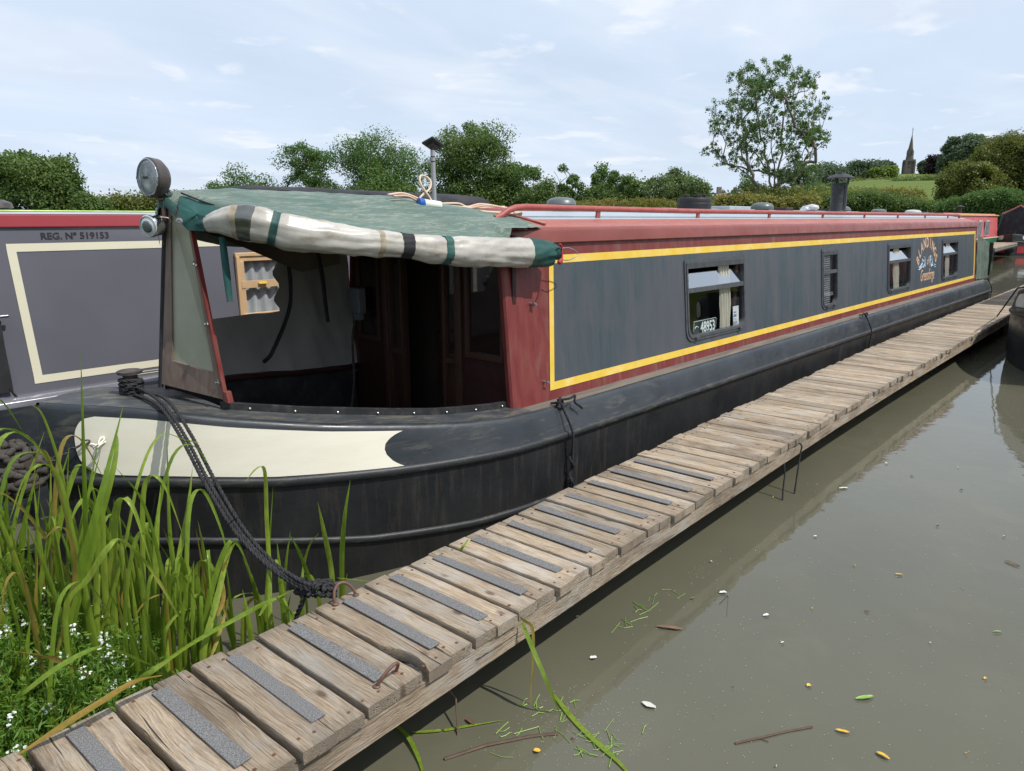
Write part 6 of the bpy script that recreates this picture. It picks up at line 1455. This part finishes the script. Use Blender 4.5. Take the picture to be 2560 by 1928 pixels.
# boat on the other side of the pontoon
nb = empty('moored_boat', (11.5, .9, 0)); tag(nb, 'black boat bow with pale deck and white panel at the right edge', 'boat')
TN = lambda X, w, z: (9.35 + X, .70 + w, z + .10 + (.04 if z > .6 else 0))
M['paledeck'] = paint('pale_grey_deck', (.36, .38, .41), (.42, .44, .47), .4, 3, bump=.05)
pan = hull_at(nb, TN, (M['hull'], M['paledeck']), 13)
pan(1.15, 2.45, .16, .82, M['farwhite'], 1, 'bow_panel'); pan(1.15, 2.45, .16, .82, M['farwhite'], -1, 'bow_panel')
m = MB(); rows = []
for X in [x for x in hull_stations() if x < 3.3][::2] + [3.3, 5, 13]: g_ = max(0, gun_w(X)); zz = interp(X, GZ); rows.append([TN(X, max(0, g_ - .05), zz + .01), TN(X, max(0, g_ - .045), zz + .028), TN(X, max(0, g_ - .012), zz + .028), TN(X, g_, zz - .02)])
m.grid(rows); m.build('deck_rim', M['iron'], nb, smooth=50)
m = MB(); m.hexa([(16.0, .12, .8), (22, .12, .8), (22, 1.68, .8), (16.0, 1.68, .8), (16.1, .2, 1.95), (22, .2, 1.95), (22, 1.6, 1.95), (16.1, 1.6, 1.95)]); m.build('cabin', M['greycoat'], nb)
m = MB(); m.hexa([(15.9, .08, 1.95), (22.1, .08, 1.95), (22.1, 1.72, 1.95), (15.9, 1.72, 1.95), (15.9, .3, 2.06), (22.1, .3, 2.06), (22.1, 1.5, 2.06), (15.9, 1.5, 2.06)]); m.build('roof', M['blackcloth'], nb)
m = MB(); m.lathe([(.06, 0), (.05, .1), (.08, .11), (.08, .13)], TN(1.9, .1, .97), n=16); m.build('bow_stud', M['iron'], nb, smooth=40)
m = MB(); rope(m, [TN(1.95, .2, 1.0), TN(2.4, .93, .86), (13.6, 2.10, .40)], .010); o = m.build('mooring_line', M['rope'], smooth=True); tag(o, 'dark mooring line from the right-hand boat bow to the pontoon', 'rope')
# red and green boat
def quad_boat():
    a = PD(2076, 520, 37.5); b = PD(2156, 520, 47.5); a.z = b.z = 0; L = (b - a).length; ux_ = (b - a).normalized(); uy = Vector((-ux_.y, ux_.x, 0))
    root = empty('red_boat', a + ux_ * L / 2); tag(root, 'faded red narrowboat with green hull band moored in the distance', 'boat')
    def Q(x, y, z): return a + ux_ * x + uy * y + Vector((0, 0, z))
    def bx(x0, x1, y0, y1, z0, z1, nm, mat, par=root, ins=0.):
        m = MB(); m.hexa([Q(x0, y0, z0), Q(x1, y0, z0), Q(x1, y1, z0), Q(x0, y1, z0), Q(x0, y0 + ins, z1), Q(x1, y0 + ins, z1), Q(x1, y1 - ins, z1), Q(x0, y1 - ins, z1)]); return m.build(nm, M[mat], par)
    bx(-6, L + .6, -.05, 2.1, -.3, .40, 'hull', 'iron'); bx(-6, L + .5, 0, 2.05, .4, .92, 'hull_band', 'fargreen'); bx(-6, L + .5, -.02, 0, .92, .97, 'gunwale_line', 'creamline')
    bx(-2.5, L, .08, 1.95, .92, 2.02, 'cabin', 'farred', ins=.10); rf = bx(-2.5, L + .05, .14, 1.9, 2.02, 2.12, 'roof', 'farred', ins=.2)
    bx(-2.5, L + .06, .12, .17, 2.02, 2.07, 'roof_line', 'yellow')
    def xat(px):
        d = ray(px, 500); den = d.x * uy.y - d.y * uy.x; A_2 = np.array([[ux_.x, -d.x], [ux_.y, -d.y]]); s_ = np.linalg.solve(A_2, np.array([-a.x, -a.y])); return float(s_[0])
    for p0, p1 in ((2083, 2092), (2101, 2106), (2115, 2123), (2131, 2139)):
        x0, x1 = xat(p0), xat(p1); w = bx(x0, x1, .06, .10, 1.05, 1.80, 'window_frame', 'farwhite'); bx(x0 + .06, (x0 + x1) / 2 - .02, .04, .06, 1.1, 1.75, 'pane', 'farglass', w); bx((x0 + x1) / 2 + .02, x1 - .06, .04, .06, 1.1, 1.75, 'pane', 'farglass', w)
    bx(xat(2092.5), xat(2101), .02, .05, .98, 1.84, 'teal_board', 'canvas_dark')
    m = MB(); m.tube([Q(L * .45, 1.0, 2.1), Q(L * .45, 1.0, 2.42)], .09, 10); m.lathe([(.16, 0), (.16, .03), (.02, .10)], Q(L * .45, 1, 2.42), n=10); m.build('chimney', M['iron'], rf)
    m = MB(); m.grid([[Q(x, 1 + .9 * math.cos(t), 1.0 + 1.15 * math.sin(t)) for t in np.linspace(0, math.pi, 9)] for x in (-4, -1.2)]); m.build('grey_hood', M['greycoat'], root, smooth=True)
    m = MB(); p0 = PD(2090, 522, 36.5); p1 = PD(2148, 518, 45); p0.z = p1.z = .72; d = (p1 - p0); n_ = Vector((-d.y, d.x, 0)).normalized()
    pr = empty('landing_stage', (p0 + p1) / 2); tag(pr, 'pale landing stage below the distant red boat', 'pontoon')
    N = 30
    for k in range(N):
        q0, q1 = p0 + d * (k / N), p0 + d * ((k + .92) / N); m = MB(); m.hexa([q0 + Vector((0, 0, -.06)), q1 + Vector((0, 0, -.06)), q1 + n_ * -1.0 + Vector((0, 0, -.06)), q0 + n_ * -1.0 + Vector((0, 0, -.06)), q0, q1, q1 + n_ * -1.0, q0 + n_ * -1.0]); m.build('plank', M['beamwood'], pr)
    m = MB(); m.tube([p0 + n_ * -.95 + Vector((0, 0, -.14)), p1 + n_ * -.95 + Vector((0, 0, -.14))], .07, 6); m.build('side_beam', M['pile'], pr)
quad_boat()
def black_boat():
    s = PD(2184, 534, 46.5); s.z = 0; aft = Vector((math.cos(R(8.6 - 7)), math.sin(R(8.6 - 7)), 0)); lat = Vector((-aft.y, aft.x, 0)); root = empty('black_boat', s)
    tag(root, 'black narrowboat seen bow-on in the distance, white and red bow panels', 'boat')
    T = lambda X, w, z: tuple(s + aft * (X - 1.0) + lat * w * 1.25 + Vector((0, 0, z * 1.05)))
    pan = hull_at(root, T, (M['iron'], M['deck']), 14)
    for sd_ in (-1, 1): pan(1.25, 3.1, .08, .72, M['farwhite'], sd_, 'white_panel')
    for sd_ in (-1, 1):
        m = MB(); m.grid([[T(X, sd_ * (guard_w(X) + .012), lerp(.46, .12, t)) for X in np.linspace(1.10, 2.3, 16)] for t in (0, .5, 1)]); m.build('red_panel', M['farredband'], root, smooth=True)
    m = MB(); m.lathe([(.05, -.1), (.20, -.06), (.20, .06), (.05, .1)], s + Vector((-.12, 0, .36)), -aft, 16); m.build('button_fender', M['rope'], root, smooth=True)
    m = MB(); m.grid([[T(2.1, -.75, .8), T(2.3, -.55, 2.0), T(2.4, 0, 2.4), T(2.3, .55, 2.0), T(2.1, .75, .8)], [T(4.2, -.95, .75), T(4.2, -.85, 2.1), T(4.2, 0, 2.4), T(4.2, .85, 2.1), T(4.2, .95, .75)]]); m.add([T(2.1, -.75, .8), T(2.3, -.55, 2.0), T(2.4, 0, 2.4), T(2.3, .55, 2.0), T(2.1, .75, .8)], [(0, 1, 2, 3, 4)]); m.build('cratch_cover', M['blackcloth'], root)
    m = MB(); m.hexa([T(4.2, -.95, .75), T(13, -.95, .75), T(13, .95, .75), T(4.2, .95, .75), T(4.2, -.88, 1.95), T(13, -.88, 1.95), T(13, .88, 1.95), T(4.2, .88, 1.95)]); m.build('cabin', M['black'], root)
    for z0_, w_ in ((2.02, .90),): m = MB(); m.hexa([T(4.1, -w_, 1.95), T(13, -w_, 1.95), T(13, w_, 1.95), T(4.1, w_, 1.95), T(4.1, -w_ + .1, 2.08), T(13, -w_ + .1, 2.08), T(13, w_ - .1, 2.08), T(4.1, w_ - .1, 2.08)]); m.build('roof', M['farred'], root)
    m = MB(); m.tube([T(2.25, -.62, 2.02), T(2.38, 0, 2.44), T(2.25, .62, 2.02)], .03, 6); m.build('cratch_trim', M['farred'], root)
    for sg in (-1, 1): m = MB(); m.add([T(2.17, sg * .12, 1.0), T(2.17, sg * .45, 1.0), T(2.27, sg * .40, 1.55), T(2.27, sg * .12, 1.75)], [(0, 1, 2, 3)] if sg > 0 else [(3, 2, 1, 0)]); m.build('cratch_window', M['farglass'], root)
    m = MB(); m.tube([T(1.6, .0, 1.0), T(1.6, .0, 1.16)], .05, 8); m.lathe([(.08, 0), (.08, .02)], T(1.6, 0, 1.2), n=10); m.build('bow_stud', M['iron'], root)
black_boat()
def pale_boat():
    root = empty('pale_boat', (20, 9, 0)); tag(root, 'pale grey boat roof showing behind the cabin, right of the chimney', 'boat')
    m = MB(); m.hexa([(13.5, 8, .7), (27, 8, .7), (27, 9.8, .7), (13.5, 9.8, .7), (13.5, 8.1, 2.02), (27, 8.1, 2.02), (27, 9.7, 2.02), (13.5, 9.7, 2.02)]); m.build('cabin', M['greycoat'], root)
    m = MB(); m.grid([[(x, lerp(8.0, 9.8, v), 2.03 + .10 * math.sin(math.pi * v)) for v in np.linspace(0, 1, 9)] for x in (13.4, 20, 27.1)]); m.build('roof', M['farwhite'], root, smooth=True)
    m = MB(); m.hexa([(13, 7.85, -.3), (27.5, 7.85, -.3), (27.5, 9.95, -.3), (13, 9.95, -.3), (12.6, 7.85, .72), (27.6, 7.85, .72), (27.6, 9.95, .72), (12.6, 9.95, .72)]); m.build('hull', M['hull'], root)
    for x, w in ((17.5, 1.2), (20.5, .5), (24.5, .9)): m = MB(); m.box((x, 8.6, 2.14), (w, .5, .10), bev=.02); m.build('roof_box', M['black' if w < 1 else 'roof'], root)
    m = MB(); m.lathe([(.12, 0), (.22, .08), (.18, .16), (.01, .2)], (23, 8.7, 2.12), n=16); m.build('mushroom_vent', M['farwhite'], root, smooth=True)
pale_boat()

# ------------------------------------------------------------------ things afloat
def float_leaf(px, py, lpx, ang, mat, label, grp, asp=.32, name='floating_leaf', cat='leaf'):
    c = PZ(px, py, .004); dpt = Vector((c.x, c.y, c.z - CAM_H)).dot(fwd); L = lpx * dpt / 1581; n = 12; m = MB()
    vs = [(c.x, c.y, .006)]
    for k in range(n):
        a = 2 * math.pi * k / n; u, v = math.cos(a) * L / 2, math.sin(a) * L / 2 * asp * (1 - .3 * abs(math.cos(a)) ** 3) * rng.uniform(.8, 1.15) + .10 * L * (math.cos(a) ** 2 - .5) * asp; q = Matrix.Rotation(R(ang) + YAW - math.pi / 2, 2) @ Vector((u, v)); vs.append((c.x + q.x, c.y + q.y, .004 + .006 * abs(math.sin(a)) + .003 * rng.random()))
    m.add(vs, [(0, 1 + k, 1 + (k + 1) % n) for k in range(n)]); o = m.build(name, M[mat], smooth=True); tag(o, label, cat, grp); return o
FG = 'leaves afloat on the open water'
float_leaf(1868, 1508, 46, 12, 'leafgreen', 'bright green willow leaf floating in the lower right water', FG, .25)
float_leaf(1401, 1524, 34, -35, 'leafpale', 'large pale oval leaf floating in the lower water', FG, .45)
float_leaf(1820, 1581, 30, -20, 'leafyellow', 'yellow willow leaf floating below the bright green leaf', FG, .3)
float_leaf(1907, 1633, 30, -50, 'leafyellow', 'orange-yellow leaf near the bottom edge of the water', FG, .35)
float_leaf(1160, 1623, 16, 0, 'leafyellow', 'round yellow leaf by the weed at the bottom', FG, .8)
float_leaf(1748, 1482, 12, 30, 'leafyellow', 'small curled yellow leaf left of the bright green leaf', FG, .8)
float_leaf(1942, 1242, 16, -20, 'leafyellow', 'small yellow leaf at mid water on the right', FG, .35)
float_leaf(1655, 1330, 16, 20, 'leafpale', 'small white petal-like leaf in the middle water', FG, .5)
float_leaf(1562, 1281, 18, 10, 'leafpale', 'white petal beside an upright stalk', FG, .5)
float_leaf(1282, 1422, 16, 10, 'leafpale', 'pale rounded leaf close to the pontoon, right of the weed', FG, .7)
float_leaf(1446, 1357, 58, -12, 'leafbrown', 'brown feather-shaped leaf off the pontoon edge', FG, .2)
float_leaf(2186, 1218, 34, -62, 'leafbrown', 'long brown leaf near the right edge of the photo', FG, .22)
float_leaf(1822, 1055, 20, 8, 'leafpale', 'white petal in the right middle water', FG, .4)
float_leaf(2155, 1366, 22, 4, 'leafgreen', 'thin green blade floating at the right', FG, .16)
float_leaf(1015, 1560, 30, -45, 'leafbrown', 'rusty brown leaf piece under the pontoon edge', FG, .3)
small = [(1638, 1075), (1700, 1098), (1760, 1142), (1985, 1130), (1930, 1053), (2028, 1012), (1905, 1000), (1875, 1022), (1480, 1290), (1410, 1240), (1345, 1170), (1770, 1300), (1700, 1400), (1900, 1310), (2060, 1260), (1990, 1420), (2120, 1480), (1520, 1560), (1250, 1570), (1345, 1650), (1690, 1640), (2080, 1600), (2150, 1150), (2100, 1060), (1600, 1190), (1505, 1200), (1820, 1200), (1215, 1330), (1380, 1300), (1610, 1500)]
for i, (a, b) in enumerate(small):
    mt = ('leafpale', 'leafyellow', 'leafpale', 'leafbrown', 'leafgreen')[i % 5]
    float_leaf(a + 6 + rng.uniform(-40, 40), b + rng.uniform(-30, 30), rng.uniform(4, 10), rng.uniform(-60, 60), mt, 'tiny %s fleck of leaf adrift among many on the water' % {'leafpale': 'pale', 'leafyellow': 'yellow', 'leafbrown': 'brown', 'leafgreen': 'green'}[mt], 'tiny leaf flecks on the water', rng.uniform(.3, .8))
def specks():
    g = np.random.default_rng(5); P = []
    for _ in range(900):
        x, y = g.uniform(850, 2212), g.uniform(900, 1660); P.append((x, y, g.uniform(1.0, 2.6)))
    for _ in range(650):   # foam lines
        t = g.random() ** 1.25; x = 1390 + 560 * t; y = 1400 + 62 * math.sin(t * 2.6) - 90 * t ** 3 + 9 * math.sin(t * 23) + g.normal(0, 5 + 16 * (1 - t) ** 3)
        if nz(t * 14, 3) < -.08: continue; P.append((x, y, g.uniform(.8, 2.2)))
    for _ in range(260): P.append((1500 + g.normal(0, 26), 1080 + (1 if g.random() < .5 else 120) + g.normal(0, 30), g.uniform(.8, 2.0)))
    for _ in range(260): P.append((1250 + g.normal(0, 120), 1560 + g.normal(0, 50), g.uniform(.8, 2.4)))
    V = []; 
    for x, y, s in P:
        c = PZ(x, y, .003); 
        if c.y > interp(c.x, YR_) - .03: continue
        L = s * Vector((c.x, c.y, -CAM_H)).dot(fwd) / 1581 * .6; a = g.uniform(0, 3.14); ca, sa = math.cos(a) * L, math.sin(a) * L
        V += [(c.x - ca, c.y - sa, .003), (c.x + sa * .7, c.y - ca * .7, .003), (c.x + ca, c.y + sa, .003), (c.x - sa * .7, c.y + ca * .7, .003)]
    V = np.array(V); F = np.arange(len(V)).reshape(-1, 4); o = link('floating_specks', npmesh('floating_specks', V, F, M['scum'])); o['kind'] = 'stuff'
specks()
def strand(name, label, cat, pts, w, mat, z=None, tint=None, kind=None, grp=None):
    P = [Vector(p) if len(p) == 3 and isinstance(p, Vector) else (PZ(p[0], p[1], .006) if len(p) == 2 else PY(*p)) for p in pts]
    o = leaf_obj(P, w, None, mat, tint=tint, twist=YAW - math.pi / 2 + .2, name=name, fold=.1); tag(o, label, cat, grp, kind); return o
ye = lambda x: interp(x, YR_)
strand('reed_leaf', 'green reed leaf slanting from under the pontoon into the water', 'reed', [(1128, 1345, 1.74), (1150, 1400, 1.68), (1180, 1470, 1.60), PZ(1212, 1548, -.01)], .018, 'reed', tint=.2)
strand('reed_leaf', 'dry orange-brown reed strip hanging over the pontoon edge', 'reed', [PZ(1124, 1333, .385), (1134, 1342, 1.715), (1150, 1358, 1.70), (1152, 1420, 1.69), (1148, 1475, 1.69), (1146, 1530, 1.68)], .012, 'reed_dead', tint=.9)
strand('reed_leaf', 'submerged green blades trailing in the water at the bottom', 'reed', [(1195, 1500), (1240, 1555), (1290, 1605), (1340, 1650), (1370, 1690)], .022, 'reed', tint=.5)
strand('reed_leaf', 'curved reed blade emerging from under the pontoon at the bottom', 'reed', [PZ(846, 1560, .02), PZ(880, 1590, .02), PZ(905, 1640, .01), PZ(918, 1690, .005)], .016, 'reed', tint=.2)
strand('reed_leaf', 'pale reed blade lying flat on the water toward the bottom', 'reed', [(890, 1582), (950, 1578), (1010, 1568), (1090, 1555)], .014, 'reed', tint=.9)
g = random.Random(8); mbw = MB()
for cx_, cy_, n in ((1390, 1290, 22), (1270, 1365, 22), (1290, 1600, 26), (1180, 1530, 16), (1110, 1580, 10), (1330, 1330, 14)):
    for k in range(n):
        a = g.gauss(-.35, .9); L = g.uniform(12, 55); x, y = cx_ + g.gauss(0, 32), cy_ + g.gauss(0, 18)
        p = [PZ(x - L * math.cos(a) * t, y - L * math.sin(a) * t * .6 + 5 * math.sin(t * 3 + k), .004) for t in (-.5, 0, .5)]
        if p[1].y > ye(p[1].x) - .02: continue
        mbw.tube(p, g.uniform(.0008, .0022), 4)
o = mbw.build('water_weed', M['leafgreen']); o['kind'] = 'stuff'
mbt = MB(); mbt.tube([PZ(1588, 1606, .004), PZ(1640, 1594, .006), PZ(1700, 1580, .004), PZ(1755, 1570, .004)], .004, 5); mbt.tube([PZ(1640, 1594, .004), PZ(1660, 1602, .004)], .002, 4); o = mbt.build('twig', M['twig']); tag(o, 'thin brown twig floating near the bottom of the photo', 'twig')
mbt = MB(); mbt.tube([PZ(960, 1640, .004), PZ(1050, 1610, .006), PZ(1150, 1590, .004), PZ(1205, 1585, .004)], .006, 5); o = mbt.build('twig', M['twig']); tag(o, 'long reddish stem lying in the water beside the pontoon', 'twig')
mbt = MB(); mbt.tube([PY(955, 1470, 1.9), PY(985, 1510, 1.85), PZ(990, 1600, -.01)], .004, 5); o = mbt.build('twig', M['twig']); tag(o, 'dark curved stem dipping into the water from under the pontoon', 'twig')
mbt = MB(); mbt.tube([PZ(1573, 1286, -.01), PZ(1573, 1286, .06)], .003, 5); o = mbt.build('twig', M['leafgreen']); tag(o, 'short upright stalk poking out of the water next to a white petal', 'twig')
